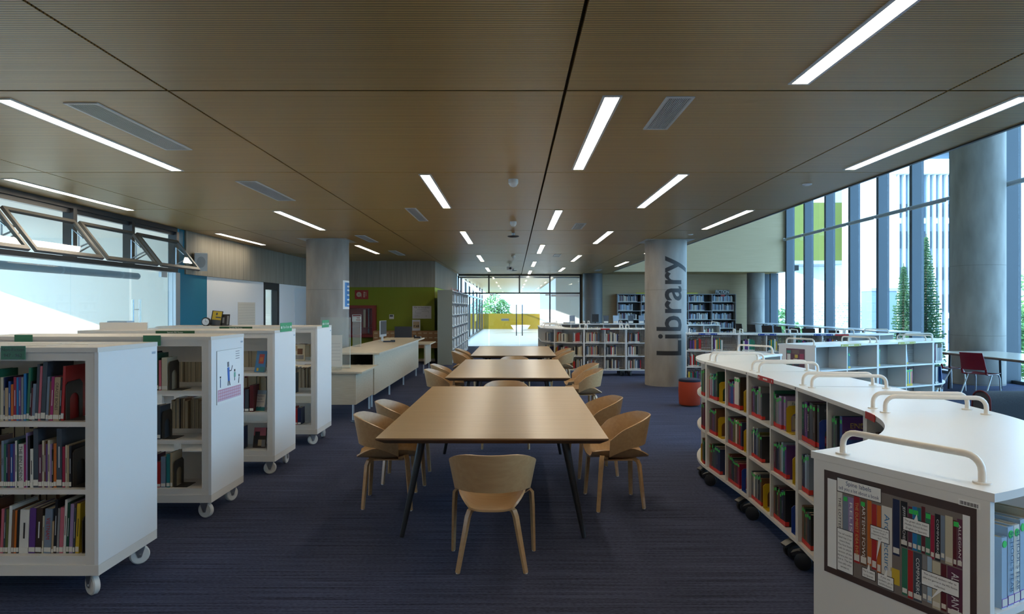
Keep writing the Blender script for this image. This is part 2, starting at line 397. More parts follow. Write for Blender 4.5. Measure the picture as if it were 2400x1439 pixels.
# ---- left wall: teal / white lower panels under a concrete band
wl_ = struct(part('wall_left', CONCW, None, (XL-0.25, XL+0.03, 12.62, 21.0, 2.27, HC+0.04)))
part('band_joint', DKFRAME, wl_, (XL+0.029, XL+0.0315, 15.30, 15.306, 2.27, HC), (XL+0.029, XL+0.0315, 18.0, 18.006, 2.27, HC))
part('teal_panel', TEAL, wl_, (XL-0.2, XL, 12.42, 13.55, 0, 2.268), (XL-0.2, XL, 12.42, 12.62, 2.268, HC+0.04))
part('white_panel', WALLW, wl_, (XL-0.2, XL, 13.55, 16.62, 0, 2.268), (XL-0.2, XL, 17.70, 20.99, 0, 2.268))
part('solid_wall', WALLW, wl_, (XL-0.2, XL, YB, 5.1, 0, HC+0.04))
d2 = struct(part('door_2', DKFRAME, None, (XL-0.14, XL+0.012, 16.62, 16.72, 0, 2.268), (XL-0.14, XL+0.012, 17.56, 17.70, 0, 2.268), (XL-0.14, XL+0.012, 16.72, 17.56, 2.10, 2.268)))
part('pane', GLASS, d2, (XL-0.09, XL-0.075, 16.72, 17.56, 0.02, 2.10))
d3 = struct(part('door_3', mat('pale_door', (0.74, 0.78, 0.82), 0.5), None, (XL, XL+0.012, 18.95, 19.95, 0, 2.2)))
hb = MB(); hb.cyl((XL+0.012, 19.82, 1.05), (XL+0.06, 19.82, 1.05), 0.012).tube([(XL+0.06, 19.82, 1.05), (XL+0.06, 19.68, 1.05)], 0.012)
hb.box(XL+0.012, XL+0.018, 19.79, 19.85, 0.92, 1.15); hb.build('door_handle', CHROME, d3, 40)
# ---- green wall behind the desk and the return wall
wg = struct(part('wall_green', GREEN, None, (XL, -2.42, 21.0, 21.15, 0, 2.28)))
part('concrete_band', CONCW, wg, (XL+0.03, -2.40, 20.97, 21.15, 2.28, HC+0.04))
wr = struct(part('wall_return', mat('bright_green_paint', (0.36, 0.47, 0.02), 0.6), None, (-2.57, -2.42, 21.15, YF, 0, 2.28)))
part('concrete_band', CONCW, wr, (-2.57, -2.40, 21.15, YF, 2.28, HC+0.04))
struct(part('baseboard_green', BIRCH, None, (XL, -2.40, 20.985, 21.0, 0, 0.08)))
# ---- left glazed partition with open hopper windows above frameless glass doors
BAYS = [5.11, 6.54, 7.98, 9.41, 10.85, 12.28]
for k in range(len(BAYS)-1):
    y0, y1 = BAYS[k], BAYS[k+1]
    w = struct(part('window_%d' % (k+1), DKFRAME, None,
        (XL-0.10, XL+0.04, y0, y1, HC-0.07, HC+0.03), (XL-0.07, XL+0.0, y0, y1, HC-0.13, HC-0.07), (XL-0.10, XL+0.05, y0, y1, 2.28, 2.345),
        (XL-0.10, XL+0.05, y1-0.05, y1+(0.04 if k == 4 else 0), 2.345, HC-0.07), (XL-0.10, XL+0.05, y0, y0+0.03, 2.345, HC-0.07)))
    # sash leaning into the room, its lower edge out
    A = Vector((XL+0.06, 0, 2.84)); B = Vector((XL+0.47, 0, 2.315)); dv = (B-A); Ls = dv.length
    Ms = frame((A.x, y0+0.04, A.z), (0, 1, 0), tuple(dv))
    W = y1-y0-0.10
    sm = MB().box(0, W, 0, 0.05, -0.02, 0.02).box(0, W, Ls-0.055, Ls, -0.02, 0.02).box(0, 0.05, 0.05, Ls-0.055, -0.02, 0.02).box(W-0.05, W, 0.05, Ls-0.055, -0.02, 0.02)
    sash = sm.build('sash', mat('bronze_grey_sash', (0.10, 0.095, 0.085), 0.4), w, None, Ms)
    MB().box(0.05, W-0.05, 0.05, Ls-0.055, -0.004, 0.004).build('sash_pane', GLASS, sash)
    st = MB()
    for yy in (y0+0.06, y1-0.08):
        st.tube([(XL+0.055, yy, 2.42), (XL+0.055, yy, 2.72), (XL+0.20, yy, 2.66-0.06)], 0.011, 6)
        st.tube([(XL+0.055, yy, 2.42), (XL+0.20, yy, 2.50), (XL+0.27, yy, 2.53)], 0.011, 6)
    st.build('stay_arm', ALU, w, 40)
    gp = part('fixed_pane', GLASS, w, (XL-0.03, XL-0.018, y0+0.004, y1-0.004, 0.01, 2.28)) if k < 4 else None
    bl = MB().cyl((XL-0.16, y0+0.02, 2.17), (XL-0.16, y1-0.02 if k < 4 else y1-0.95, 2.17), 0.055, n=14); bl.build('rolled_blind', mat('blind_roll_grey', (0.42, 0.48, 0.50), 0.6), w, 40)
d1 = struct(part('door_1', GLASS, None, (XL-0.03, XL-0.018, 10.92, 12.0, 0.01, 2.27)))
hb = MB()
for x in (XL-0.08, XL+0.035):
    hb.cyl((x, 11.06, 0.75), (x, 11.06, 1.78), 0.016, n=12)
for z in (0.95, 1.62): hb.cyl((XL-0.08, 11.06, z), (XL+0.035, 11.06, z), 0.008, n=8)
hb.build('pull_handle', CHROME, d1, 40)
part('hinge_clamp', ALU, d1, (XL-0.05, XL+0.002, 11.80, 11.99, 2.18, 2.27), (XL-0.05, XL+0.002, 10.86, 10.98, 1.02, 1.10))
part('side_pane', GLASS, d1, (XL-0.03, XL-0.018, 12.02, 12.24, 0.01, 2.27))
part('door_post', ALU, d1, (XL-0.10, XL+0.03, 12.24, 12.40, 0, 2.28))
part('lock_box', mat('brass_lock', (0.42, 0.33, 0.14), 0.35, 0.6), d1, (XL-0.05, XL+0.01, 9.33, 9.52, 1.02, 1.09))
# side room behind the partition
struct(part('floor_side', TERR, None, (-12.6, XL-0.2, 2.8, 21.2, -0.12, 0)))
struct(part('ceiling_side', SIDEW, None, (-12.4, XL-0.25, 2.8, 21.2, HC, HC+0.3)))
struct(part('wall_side_end', SIDEW, None, (-12.4, XL-0.2, 14.0, 14.12, 0, HC)))
struct(part('wall_side_near', SIDEW, None, (-12.4, XL-0.2, 2.8, 3.0, 0, HC)))
struct(part('wall_side_far', SIDEW, None, (-12.4, XL-0.2, 20.6, 20.8, 0, HC)))
ws = struct(part('wall_side_outer', SIDEW, None, (-12.4, -12.2, 2.8, 21.2, 2.62, HC), (-12.4, -12.2, 2.8, 21.2, 0, 0.35)))
for k in range(7): part('window_post', DKFRAME, ws, (-12.36, -12.26, 3.0+2.9*k, 3.08+2.9*k, 0.35, 2.62))
part('window_pane', GLASS, ws, (-12.31, -12.30, 3.0, 21.0, 0.35, 2.62))
# ---- far glazed screen with double door
PX = [-2.36, -1.045, 0.265, 1.57, 2.88]
n0 = len(BAYS)
for k in range(4):
    x0, x1 = PX[k], PX[k+1]
    w = struct(part('window_%d' % (n0+k), DKFRAME, None, (x0, x1, YF-0.06, YF+0.06, HC-0.07, HC+0.04), (x0, x1, YF-0.05, YF+0.05, 2.24, 2.30),
                    (x0-0.03, x0+0.03, YF-0.06, YF+0.06, 2.30 if k in (1, 2) else 0, HC-0.07)))
    part('transom_pane', GLASS, w, (x0+0.03, x1-0.03, YF-0.006, YF+0.006, 2.30, HC-0.07))
    part('screen_bar', ALU, w, (x0+0.03, x1-0.03, YF+0.05, YF+0.11, HC-0.16, HC-0.09))
    if k in (0, 3): part('fixed_pane', GLASS, w, (x0+0.03, x1-0.03, YF-0.006, YF+0.006, 0.02, 2.24))
    if k == 3: part('end_post', DKFRAME, w, (x1-0.04, x1+0.04, YF-0.06, YF+0.06, 0, HC)); part('blind_box', ALU, w, (x0+0.05, x1-0.05, YF-0.10, YF-0.05, 2.12, 2.22))
for k, (x0, x1, hx) in enumerate(((-1.01, 0.255, 0.135), (0.275, 1.535, 0.385))):
    d = struct(part('door_%d' % (4+k), GLASS, None, (x0, x1, YF-0.006, YF+0.006, 0.02, 2.23)))
    hb = MB()
    for y in (YF-0.06, YF+0.06): hb.cyl((hx, y, 0.45), (hx, y, 1.78), 0.02, n=10)
    for z in (0.7, 1.5): hb.cyl((hx, YF-0.06, z), (hx, YF+0.06, z), 0.01, n=8)
    hb.build('pull_handle', BLACK, d, 40)
    part('patch_fitting', ALU, d, (x0 if k == 0 else x1-0.16, x0+0.16 if k == 0 else x1, YF-0.02, YF+0.02, 2.17, 2.23))
# ---- terrace beyond
struct(part('floor_terrace', TERR, None, (-9, 8, YF, 56, -0.12, -0.005)))
struct(part('ceiling_terrace', CEILM, None, (-2.6, 8, YF+0.1, 66.0, HC+0.02, HC+0.3)))
struct(part('wall_terrace_end', YELLOWW, None, (-4, 8, 52.8, 53.0, 0, 1.19)))
wt = struct(part('wall_terrace_side', WALLW, None, (2.05, 2.3, 33.2, 52.8, 0, HC), (2.05, 6.5, 33.0, 33.2, 0, HC)))
tw = struct(part('window_11', DKFRAME, None, *[(-2.46, -2.36, y, y+0.12, 0, HC) for y in (31.5, 34.5, 37.5, 41, 45, 49, 52.6)], (-2.46, -2.36, YF+0.1, 52.7, 2.24, 2.34), (-2.46, -2.36, YF+0.1, 52.7, 0, 0.06)))
part('pane', GLASS, tw, (-2.415, -2.405, YF+0.1, 52.7, 0.06, 2.24))
hb = MB()
for y in (34.1, 35.2): hb.cyl((-2.30, y, 0.5), (-2.30, y, 1.8), 0.025, n=8)
hb.build('pull_handle', BLACK, tw, 40)
part('door_notice', mat('olive_notice', (0.42, 0.36, 0.06), 0.7), tw, (-2.40, -2.39, 43.2, 44.5, 0.78, 1.22))
for y in (32.5, 35.5, 39.0):
    Ms = frame((-2.34, y, 2.98), (0, 1, 0), (0.55, 0, -0.62))
    MB().box(0, 2.0, 0, 0.05, -.02, .02).box(0, 2.0, 0.75, 0.8, -.02, .02).box(0, 0.05, 0.05, 0.75, -.02, .02).box(1.95, 2.0, 0.05, 0.75, -.02, .02).build('open_sash', LGREY, tw, None, Ms)
# ---- right facade: blue-grey fins, tall panes
FY = [28.55] + [26.90-1.69*k for k in range(0, 7)] + [14.93, 13.24, 11.55, 9.86, 8.17, 6.48, 4.79, 3.1, 1.41, -0.28, -1.97, -3.66]
FYE = [YF+0.05] + FY
gk = 12
for k, y in enumerate(FY):
    top = HC if y > 27 else HV
    yb = FYE[k]
    w = struct(part('window_%d' % (gk+k), GLASS, None, (11.0, 11.012, y+0.07, yb-0.07 if k else yb, 0.06, top)))
    part('mullion_fin', FINM, w, (10.74, 11.06, y-0.065, y+0.065, 0, top))
    part('sill', DKFRAME, w, (10.85, 11.08, y+0.065, yb-0.065 if k else yb, 0, 0.07))
part('corner_fin', FINM, w, (10.74, 11.06, YF-0.14, YF, 0, HC))
struct(part('trim_2', DKFRAME, None, (10.99, 11.06, 27.0, 27.14, HC-0.1, HV)))

# ---- concrete columns
def column(name, x, y, r, h, label, m=CONC, collar=True):
    t = thing(name, label, 'column', (x, y, 0))
    MB().lathe([(r, 0), (r, h)], 72).build('shaft', m, t, 40)
    g = MB()
    for z in ((2.02,) if h < 4 else (2.55, 1.05, 0.02)): g.lathe([(r+0.0015, z), (r+0.0015, z+0.007)], 72)
    g.build('pour_joint', mat('concrete_joint', (0.17, 0.165, 0.15), 0.8), t, 40)
    if collar:
        n = 48; sq = r*1.16; g = MB(); vs = []; fs = []
        for i in range(n):
            a = 2*math.pi*i/n; c, s_ = math.cos(a), math.sin(a); q = sq/max(abs(c), abs(s_))
            vs += [(c*(r+0.003), s_*(r+0.003), h-0.006), (c*q, s_*q, h-0.006)]
        for i in range(n): j = (i+1) % n; fs.append((2*i, 2*j, 2*j+1, 2*i+1))
        g.add(vs, [f[::-1] for f in fs]).build('ceiling_collar', mat('white_collar_plate', (0.62, 0.62, 0.60), 0.5), t)
    return t
colL = column('concrete_column', -3.94, 14.5, 0.44, HC, 'round concrete column beside the white mobile shelves and reception desk')
colR = column('concrete_column', 3.27, 14.65, 0.44, HC, 'round concrete column with the word Library running up it')
column('concrete_column', 10.10, 14.85, 0.51, HV, 'tall concrete column by the window wall and red chairs', collar=False)
column('concrete_column', 3.34, 28.75, 0.41, HC, 'dark round column beside the glass terrace doors', mat('dark_column_paint', (0.11, 0.115, 0.12), 0.5), False)
column('concrete_column', 10.05, 28.3, 0.35, HC, 'slim pale column in the corner beyond the fiction bookcase', CONC, False)
# lettering wrapped round the column
me = text_mesh('Library', 1.0, 'LEFT', 'BOTTOM_BASELINE', lw=0.012)
bm = bmesh.new(); bm.from_mesh(me)
xs = [v.co.x for v in bm.verts]; ys = [v.co.y for v in bm.verts]
capH = max(ys); kx = 2.07/(max(xs)-min(xs)); ky = 0.54/capH
for v in bm.verts: v.co.x = (v.co.x-min(xs))*kx; v.co.y *= ky
ylo = min(v.co.y for v in bm.verts)
for k in range(1, 34):
    yy = ylo+k*0.025
    bmesh.ops.bisect_plane(bm, geom=bm.verts[:]+bm.edges[:]+bm.faces[:], plane_co=(0, yy, 0), plane_no=(0, 1, 0))
rr = 0.443
for v in bm.verts:
    up, across = v.co.x, v.co.y          # along the column, from the baseline to the letter tops
    a = R(-90)+R(32.4)-across/rr
    v.co = Vector((rr*math.cos(a), rr*math.sin(a), 0.655+up))
bmesh.ops.recalc_face_normals(bm, faces=bm.faces[:])
bm.to_mesh(me); bm.free(); me.materials.append(INK); link('library_lettering', me, colR)
# blue poster wrapped round the left column
g = MB(); g.sector(0.441, 0.444, -31, 30, 1.62, 2.22, 14); po = g.build('poster', PAPERW, colL, 40)
g = MB(); g.sector(0.4442, 0.4452, -24, 26, 1.67, 2.18, 14); g.build('poster_print', mat('poster_blue', (0.012, 0.16, 0.45), 0.35), po, 40)
g = MB()
for k, z in enumerate((1.70, 1.80, 1.90, 2.0, 2.08)): g.sector(0.4453, 0.4458, -12, 14, z, z+0.035, 6)
g.build('poster_lines', PAPERW, po, 40)

# ---- ceiling fittings
FR = MB().box(-0.067, -0.049, 0, 2.46, -0.008, 0).box(0.049, 0.067, 0, 2.46, -0.008, 0).box(-0.049, 0.049, 0, 0.02, -0.008, 0).box(-0.049, 0.049, 2.44, 2.46, -0.008, 0).mesh('frame', LGREY)
DF = MB().box(-0.049, 0.049, 0.02, 2.44, -0.004, 0).mesh('diffuser', LAMPM)
LIGHTS = [(1.82, 1.9), (1.82, 7.3), (1.82, 12.75), (1.82, 18.6), (1.82, 24.4), (0.67, -0.9), (0.67, 4.6), (0.67, 10.0), (0.67, 15.5), (0.67, 21.2), (0.67, 26.4),
          (-0.95, -3.6), (-0.95, 7.32), (-0.95, 12.78), (-0.95, 18.6), (-0.95, 24.4), (-3.5, -0.9), (-3.5, 4.66), (-3.5, 10.1), (-3.58, 15.6), (-5.6, 2.0), (-5.6, 7.55), (-5.68, 13.1), (3.47, -0.9), (3.47, 4.6), (3.47, 9.98), (3.5, 15.6), (3.55, 21.2)]
LWHERE = ['above the poster-ended curved module', 'above the space between middle table and S-shaped shelves', 'above the aisle left of the Library column', 'above the front of the U-shaped shelf run', 'near the glass doors on the column side',
 'behind the table group', 'above the farthest table from the doors', 'above the middle table', 'above the table nearest the doors', 'above the side of the U-shaped run', 'right before the glass doors',
 'behind the room end', 'beside the first smoke detector, reception side', 'between reception counter and the table nearest the doors', 'before the tall return-wall bookcase', 'beside the glass doors, return-wall side',
 'behind the mobile shelf units', 'above the first two mobile shelf units', 'above the low desk by the reception counter', 'between concrete column and green wall', 'behind the glass partition start', 'beside the open hopper windows', 'beside the concrete wall band',
 'behind the window void', 'at the ceiling edge above the curved shelves', 'at the ceiling edge before the Library column', 'at the ceiling edge beyond the Library column', 'at the ceiling edge near the fiction bookcase']
for (x, y), lw_ in zip(LIGHTS, LWHERE):
    t = thing('ceiling_light', 'long white strip light '+lw_, 'ceiling light', (x, y, HC), 0, 'strip lights in the wooden ceiling')
    link('frame', FR, t); link('diffuser', DF, t)
def vent(x0, x1, y0, y1, label, n=14):
    t = thing('air_vent', label, 'air vent', ((x0+x1)/2, (y0+y1)/2, HC), 0, 'vents in the wooden ceiling')
    w, d = (x1-x0)/2, (y1-y0)/2
    part('frame', LGREY, t, (-w, w, -d, -d+0.02, -0.008, 0), (-w, w, d-0.02, d, -0.008, 0), (-w, -w+0.02, -d+0.02, d-0.02, -0.008, 0), (w-0.02, w, -d+0.02, d-0.02, -0.008, 0))
    part('backing', BLACK, t, (-w+0.02, w-0.02, -d+0.02, d-0.02, -0.002, 0))
    sl = MB().box(-0.003, 0.003, -d+0.02, d-0.02, -0.007, -0.002).mesh('slat', LGREY)
    for k in range(n): link('slat', sl, t, Matrix.Translation((-w+0.02+(k+0.5)*(2*w-0.04)/n, 0, 0)))
vent(1.037, 1.232, 4.62, 5.46, 'slatted ceiling vent beside the strip light over the curved shelves', 12)
vent(-3.14, -2.90, 4.76, 6.17, 'slatted ceiling vent above the first mobile shelf unit', 12)
vent(-3.14, -2.90, 7.70, 9.10, 'slatted ceiling vent above the third mobile shelf unit', 10)
vent(-1.56, -1.40, 9.80, 11.25, 'slatted ceiling vent above the middle table', 8)
vent(-3.14, -2.94, 13.5, 14.9, 'slatted ceiling vent between concrete column and reception counter', 6)
vent(-3.14, -2.94, 17.1, 18.6, 'slatted ceiling vent in front of the green wall', 6)
vent(1.05, 1.24, 11.55, 12.42, 'small slatted ceiling vent over the farthest table', 6)
vent(1.10, 1.29, 18.2, 19.1, 'small slatted ceiling vent above the low library shelves', 5)
vent(3.15, 3.34, 25.6, 26.6, 'small slatted ceiling vent near the fiction bookcase', 5)
def detector(x, y, label, s=1.0):
    t = thing('smoke_detector', label, 'smoke detector', (x, y, HC))
    MB().lathe([(0.055*s, -0.045*s), (0.055*s, 0)], 20).build('base', mat('detector_white', (0.72, 0.71, 0.68), 0.4), t, 40)
    MB().lathe([(0.008*s, -0.085*s), (0.035*s, -0.075*s), (0.05*s, -0.05*s), (0.05*s, -0.045*s)], 20).build('dome', mat('detector_white', (0.7, 0.7, 0.7)), t, 40)
detector(0.0, 7.62, 'white smoke detector over the front table and the middle one')
detector(0.0, 11.35, 'white smoke detector over the far end of the middle table')
detector(0.0, 18.6, 'white smoke detector in front of the glass terrace doors')
t = thing('wifi_router', 'dark flat disc hanging from the ceiling beside a smoke detector', 'router', (0, 13.1, HC))
MB().lathe([(0.03, -0.05), (0.03, 0)], 16).build('stem', LGREY, t, 40); MB().lathe([(0.06, -0.085), (0.11, -0.07), (0.11, -0.055), (0.05, -0.05)], 24).build('disc', BLACKP, t, 40)
t = thing('ceiling_projector', 'small dark projector unit hanging before the glass doors', 'projector', (-0.12, 22.2, HC))
MB().cyl((0, 0, -0.1), (0, 0, 0), 0.02).build('stem', LGREY, t, 40); part('body', LGREY, t, (-0.09, 0.09, -0.1, 0.1, -0.22, -0.1)); MB().cyl((0.03, -0.13, -0.16), (0.03, -0.1, -0.16), 0.035).build('lens', BLACKP, t, 40)
t = thing('wifi_router', 'dark flat disc on the ceiling above the glass doors', 'router', (0.0, 25.2, HC))
MB().lathe([(0.03, -0.05), (0.03, 0)], 16).build('stem', LGREY, t, 40); MB().lathe([(0.06, -0.085), (0.14, -0.07), (0.14, -0.055), (0.05, -0.05)], 24).build('disc', BLACKP, t, 40)
for x, y, lb in ((3.4, 7.9, 'tiny recessed ceiling spot near the window edge'), (3.45, 13.3, 'tiny recessed ceiling spot beside the Library column')):
    t = thing('ceiling_spot', lb, 'ceiling spot', (x, y, HC)); MB().lathe([(0.05, -0.012), (0.055, 0)], 20).build('rim', LGREY, t, 40); MB().lathe([(0.03, -0.018), (0.035, -0.012)], 16).build('lens', PAPERW, t, 40)
# rolled blinds on the facade
for k in range(1, len(FY)-1):
    if FY[k] < 5: break
    y0, y1 = FY[k+1]+0.02, FY[k]+0.02
    t = thing('roller_blind', 'rolled-up grey roller blind, %s from the upper beige wall' % ['first','second','third','fourth','fifth','sixth','seventh','eighth','ninth','tenth','eleventh','twelfth','thirteenth','fourteenth'][k-1], 'blind', (10.68, (y0+y1)/2, 4.33), 0, 'roller blind tubes along the window wall')
    L2 = (y1-y0)/2
    MB().cyl((0, -L2+0.03, 0), (0, L2-0.03, 0), 0.045, n=16).build('roll', mat('blind_fabric_grey', (0.36, 0.39, 0.42), 0.6), t, 40)
    part('bottom_bar', ALU, t, (-0.01, 0.01, -L2+0.06, L2-0.06, -0.065, -0.045))
    MB().cyl((0, L2-0.03, 0), (0, L2-0.005, 0), 0.055, n=12).build('bracket', ALU, t, 40)

# ================================================================== TABLES AND CHAIRS
def oak_table(cx, cy, rz, label, W=1.62, L=3.13, H=0.742):
    t = thing('conference_table', label, 'table', (cx, cy, 0), rz)
    w, l = W/2, L/2; e = 0.012; u = 0.055      # bevelled under-edge
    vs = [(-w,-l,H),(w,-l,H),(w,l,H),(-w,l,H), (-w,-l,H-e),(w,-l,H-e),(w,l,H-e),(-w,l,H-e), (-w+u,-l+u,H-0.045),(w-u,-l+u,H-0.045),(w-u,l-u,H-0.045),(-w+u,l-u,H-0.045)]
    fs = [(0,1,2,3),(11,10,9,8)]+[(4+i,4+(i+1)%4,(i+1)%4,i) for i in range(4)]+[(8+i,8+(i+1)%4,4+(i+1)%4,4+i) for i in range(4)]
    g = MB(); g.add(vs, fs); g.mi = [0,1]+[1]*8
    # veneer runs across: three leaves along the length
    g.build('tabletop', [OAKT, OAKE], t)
    part('under_frame', BLACK, t, (-w+0.22, w-0.22, -l+0.24, -l+0.30, H-0.075, H-0.045), (-w+0.22, w-0.22, l-0.30, l-0.24, H-0.075, H-0.045), (-w+0.22, -w+0.27, -l+0.30, l-0.30, H-0.075, H-0.045), (w-0.27, w-0.22, -l+0.30, l-0.30, H-0.075, H-0.045))
    for sx in (-1, 1):
        for sy in (-1, 1):
            MB().cyl((sx*(w-0.29), sy*(l-0.27), H-0.046), (sx*(w-0.155), sy*(l-0.17), 0.0), 0.030, 0.017, 14).build('leg', BLACK, t, 40)
    return t
oak_table(-0.135, 6.30, R(-0.5), 'long oak table with black legs, farthest from the glass terrace doors')
oak_table(-0.05, 10.40, R(-0.9), 'long oak table with black legs between the two others')
oak_table(0.01, 14.47, R(-0.3), 'long oak table with black legs, closest to the glass terrace doors')

def make_chair():
    t = thing('tub_chair', 'x', 'chair')
    # seat: plywood pan turned up at both sides
    P = []
    for i in range(15):
        v = i/14.0; row = []
        for j in range(17):
            u = -1+2*j/16.0
            y = -0.235+0.49*v
            wd = 0.190+0.034*math.sin(math.pi*min(1, v*0.62+0.28))
            wd *= 1-0.30*max(0, (v-0.68)/0.32)**2; x = wd*u*(1.0-0.05*abs(u)**4)
            z = 0.405+0.125*abs(u)**3.2*(0.55+0.45*v)*(1-0.85*max(0, (v-0.66)/0.34)**1.3)+0.02*(1-v)**3-0.012*math.sin(math.pi*v)-0.03*max(0, 0.18-v)*3
            row.append((x, -y, z))
        P.append(row)
    MB().sheet(P, 0.013).build('seat', OAK, t, 60)
    # wrap-round back, highest behind, sinking towards the front
    P = []
    n = 30
    for i in range(n+1):
        s = -1+2.0*i/n; a = R(128)*s
        row = []
        q = abs(s)
        ztop = 0.752-0.185*max(0, q-0.22)**1.45/(0.78**1.45)
        zbot = 0.515-0.03*q**2-0.055*max(0, q-0.55)/0.45
        for j in range(9):
            k = j/8.0; z = zbot+(ztop-zbot)*k
            hh = (z-0.45)/0.30
            rx = 0.232+0.062*hh; ry = 0.235+0.055*hh
            x = rx*math.sin(a)*(1-0.03*math.cos(a)); y = -ry*math.cos(a)
            if q > 0.70:   # wings run straight forward and lean in
                y = -ry*math.cos(R(128)*0.70)+(q-0.70)*0.34; x = math.copysign(rx*math.sin(R(128)*0.70)-(q-0.70)*0.05*(1), s)
            row.append((x, y-0.005, z))
        P.append(row)
    MB().sheet(P, 0.012).build('backrest', OAK, t, 60)
    MB().box(-0.13, 0.13, -0.12, 0.13, 0.380, 0.390).build('seat_support', OAK, t)
    for sx in (-1, 1):
        for fr_ in (True, False):
            hx, hy = (0.16, 0.14) if fr_ else (0.115, -0.14)
            fx, fy = (0.272, 0.20) if fr_ else (0.212, -0.195)
            px, py = (0.218, 0.172) if fr_ else (0.150, -0.172)
            g = MB(); pts = [(sx*0.12, 0.10, 0.398), (sx*0.205, 0.145, 0.425), (sx*0.238, 0.160, 0.440), (sx*0.256, 0.168, 0.415), (sx*0.262, 0.176, 0.33), (sx*fx, fy, 0.004)] if fr_ else [(sx*hx*0.55, hy*0.6, 0.392), (sx*hx, hy, 0.390), (sx*(hx*0.35+px*0.65), hy*0.35+py*0.65, 0.378), (sx*px, py, 0.345), (sx*(px*0.7+fx*0.3), py*0.7+fy*0.3, 0.24), (sx*fx, fy, 0.004)]
            g.tube(pts, [1, 1, 1, 1, 0.95, 0.78], 8, flat=(0.0105, 0.019)); g.build('leg', OAK, t, 35)
            MB().cyl((sx*fx, fy, 0), (sx*fx, fy, 0.006), 0.011, n=8).build('foot_glide', LGREY, t)
    return t
CH0 = make_chair(); first = [True]
def chair(x, y, rz, label):
    o = CH0 if first[0] else copy_tree(CH0); first[0] = False
    o.location = (x, y, 0); o.rotation_euler = (0, 0, rz); o['label'] = label; o['group'] = 'oak tub chairs around the long tables'
FT, MT, DT = 'table farthest from the doors', 'middle table', 'table nearest the doors'
chair(-0.134, 4.43, 0, 'oak tub chair alone at the outer end of the '+FT)
chair(-0.09, 8.14, R(180), 'oak tub chair tucked between the farthest table and the middle one')
chair(0.02, 12.36, R(180), 'oak tub chair tucked between the middle table and the one by the doors')
chair(0.86, 5.79, R(95), 'outer oak tub chair, curved-shelf side of the %s' % FT)
chair(0.80, 6.86, R(97), 'inner oak tub chair, curved-shelf side of the %s' % FT)
chair(-1.05, 5.80, R(-86), 'outer oak tub chair, reception side of the %s' % FT)
chair(-1.03, 6.58, R(-88), 'inner oak tub chair, reception side of the %s' % FT)
chair(1.02, 10.0, R(93), 'outer oak tub chair, curved-shelf side of the %s' % MT)
chair(1.08, 11.0, R(96), 'inner oak tub chair, curved-shelf side of the %s' % MT)
chair(-1.00, 9.95, R(-90), 'outer oak tub chair, reception side of the %s' % MT)
chair(-1.02, 10.85, R(-86), 'inner oak tub chair, reception side of the %s' % MT)
chair(0.98, 14.2, R(90), 'outer oak tub chair, curved-shelf side of the %s' % DT)
chair(0.98, 15.1, R(94), 'inner oak tub chair, curved-shelf side of the %s' % DT)
chair(-0.98, 14.1, R(-90), 'outer oak tub chair, reception side of the %s' % DT)
chair(-0.98, 15.0, R(-88), 'inner oak tub chair, reception side of the %s' % DT)

# ================================================================== BOOKS
PAL = {'cream': (0.52,0.47,0.34), 'tan': (0.42,0.31,0.18), 'white': (0.66,0.64,0.58), 'navy': (0.012,0.02,0.07), 'blue': (0.015,0.07,0.26), 'bright blue': (0.012,0.17,0.42),
 'grey-blue': (0.17,0.22,0.29), 'slate': (0.05,0.065,0.085), 'black': (0.010,0.010,0.013), 'grey': (0.22,0.22,0.22), 'dark green': (0.010,0.055,0.03), 'green': (0.03,0.17,0.10), 'olive': (0.12,0.12,0.03),
 'orange': (0.52,0.13,0.012), 'crimson': (0.30,0.012,0.045), 'red': (0.38,0.018,0.018), 'pink': (0.50,0.13,0.17), 'magenta': (0.34,0.015,0.13), 'purple': (0.10,0.035,0.19), 'lilac': (0.30,0.22,0.40),
 'plum': (0.11,0.025,0.055), 'maroon': (0.10,0.010,0.015), 'brown': (0.15,0.065,0.03), 'dark brown': (0.04,0.022,0.014), 'yellow': (0.58,0.40,0.03), 'teal': (0.012,0.18,0.19), 'pale blue': (0.32,0.44,0.56)}
BM = {k: mat('book_'+k.replace(' ', '_').replace('-', '_'), c, 0.38) for k, c in PAL.items()}
tb = 0.09
UC = MB().box(0,1,0,0.045,0,1).box(0,tb,0.045,1,0,1).box(1-tb,1,0.045,1,0,1).mesh('book_cover', BM['navy'])
UP = MB().box(tb+.005,1-tb-.005,0.05,0.985,0.012,0.985).mesh('page_block', PAPER)
UL = MB().box(0.01,0.99,-0.012,0.0,0.035,0.135).mesh('call_label', CLEARLBL)
UR = MB().box(0.005,0.995,-0.010,0.0,0.02,0.14).box(1.0,1.012,-0.01,0.16,0.02,0.14).mesh('genre_band', REDSTK)
UD = MB().prism([(0.5+0.40*math.cos(2*math.pi*k/12), 0.905+0.050*math.sin(2*math.pi*k/12)) for k in range(12)], 0.0, 0.010, M=Matrix.Rotation(R(90), 4, 'X')).mesh('dot_sticker', GREENDOT)
UT = MB().box(0.42,0.58,-0.008,0.0,0.34,0.70).mesh('spine_title', INKWHITE)
NBOOK = [0]; LASTC = {}
def obj_mat(o, m): o.material_slots[0].link = 'OBJECT'; o.material_slots[0].material = m
def size_word(t, h):
    w = 'thick' if t > 0.036 else ('slim' if t < 0.017 else 'medium')
    q = 'tall' if h > 0.27 else ('short' if h < 0.19 else '')
    return (w+' '+q).strip()
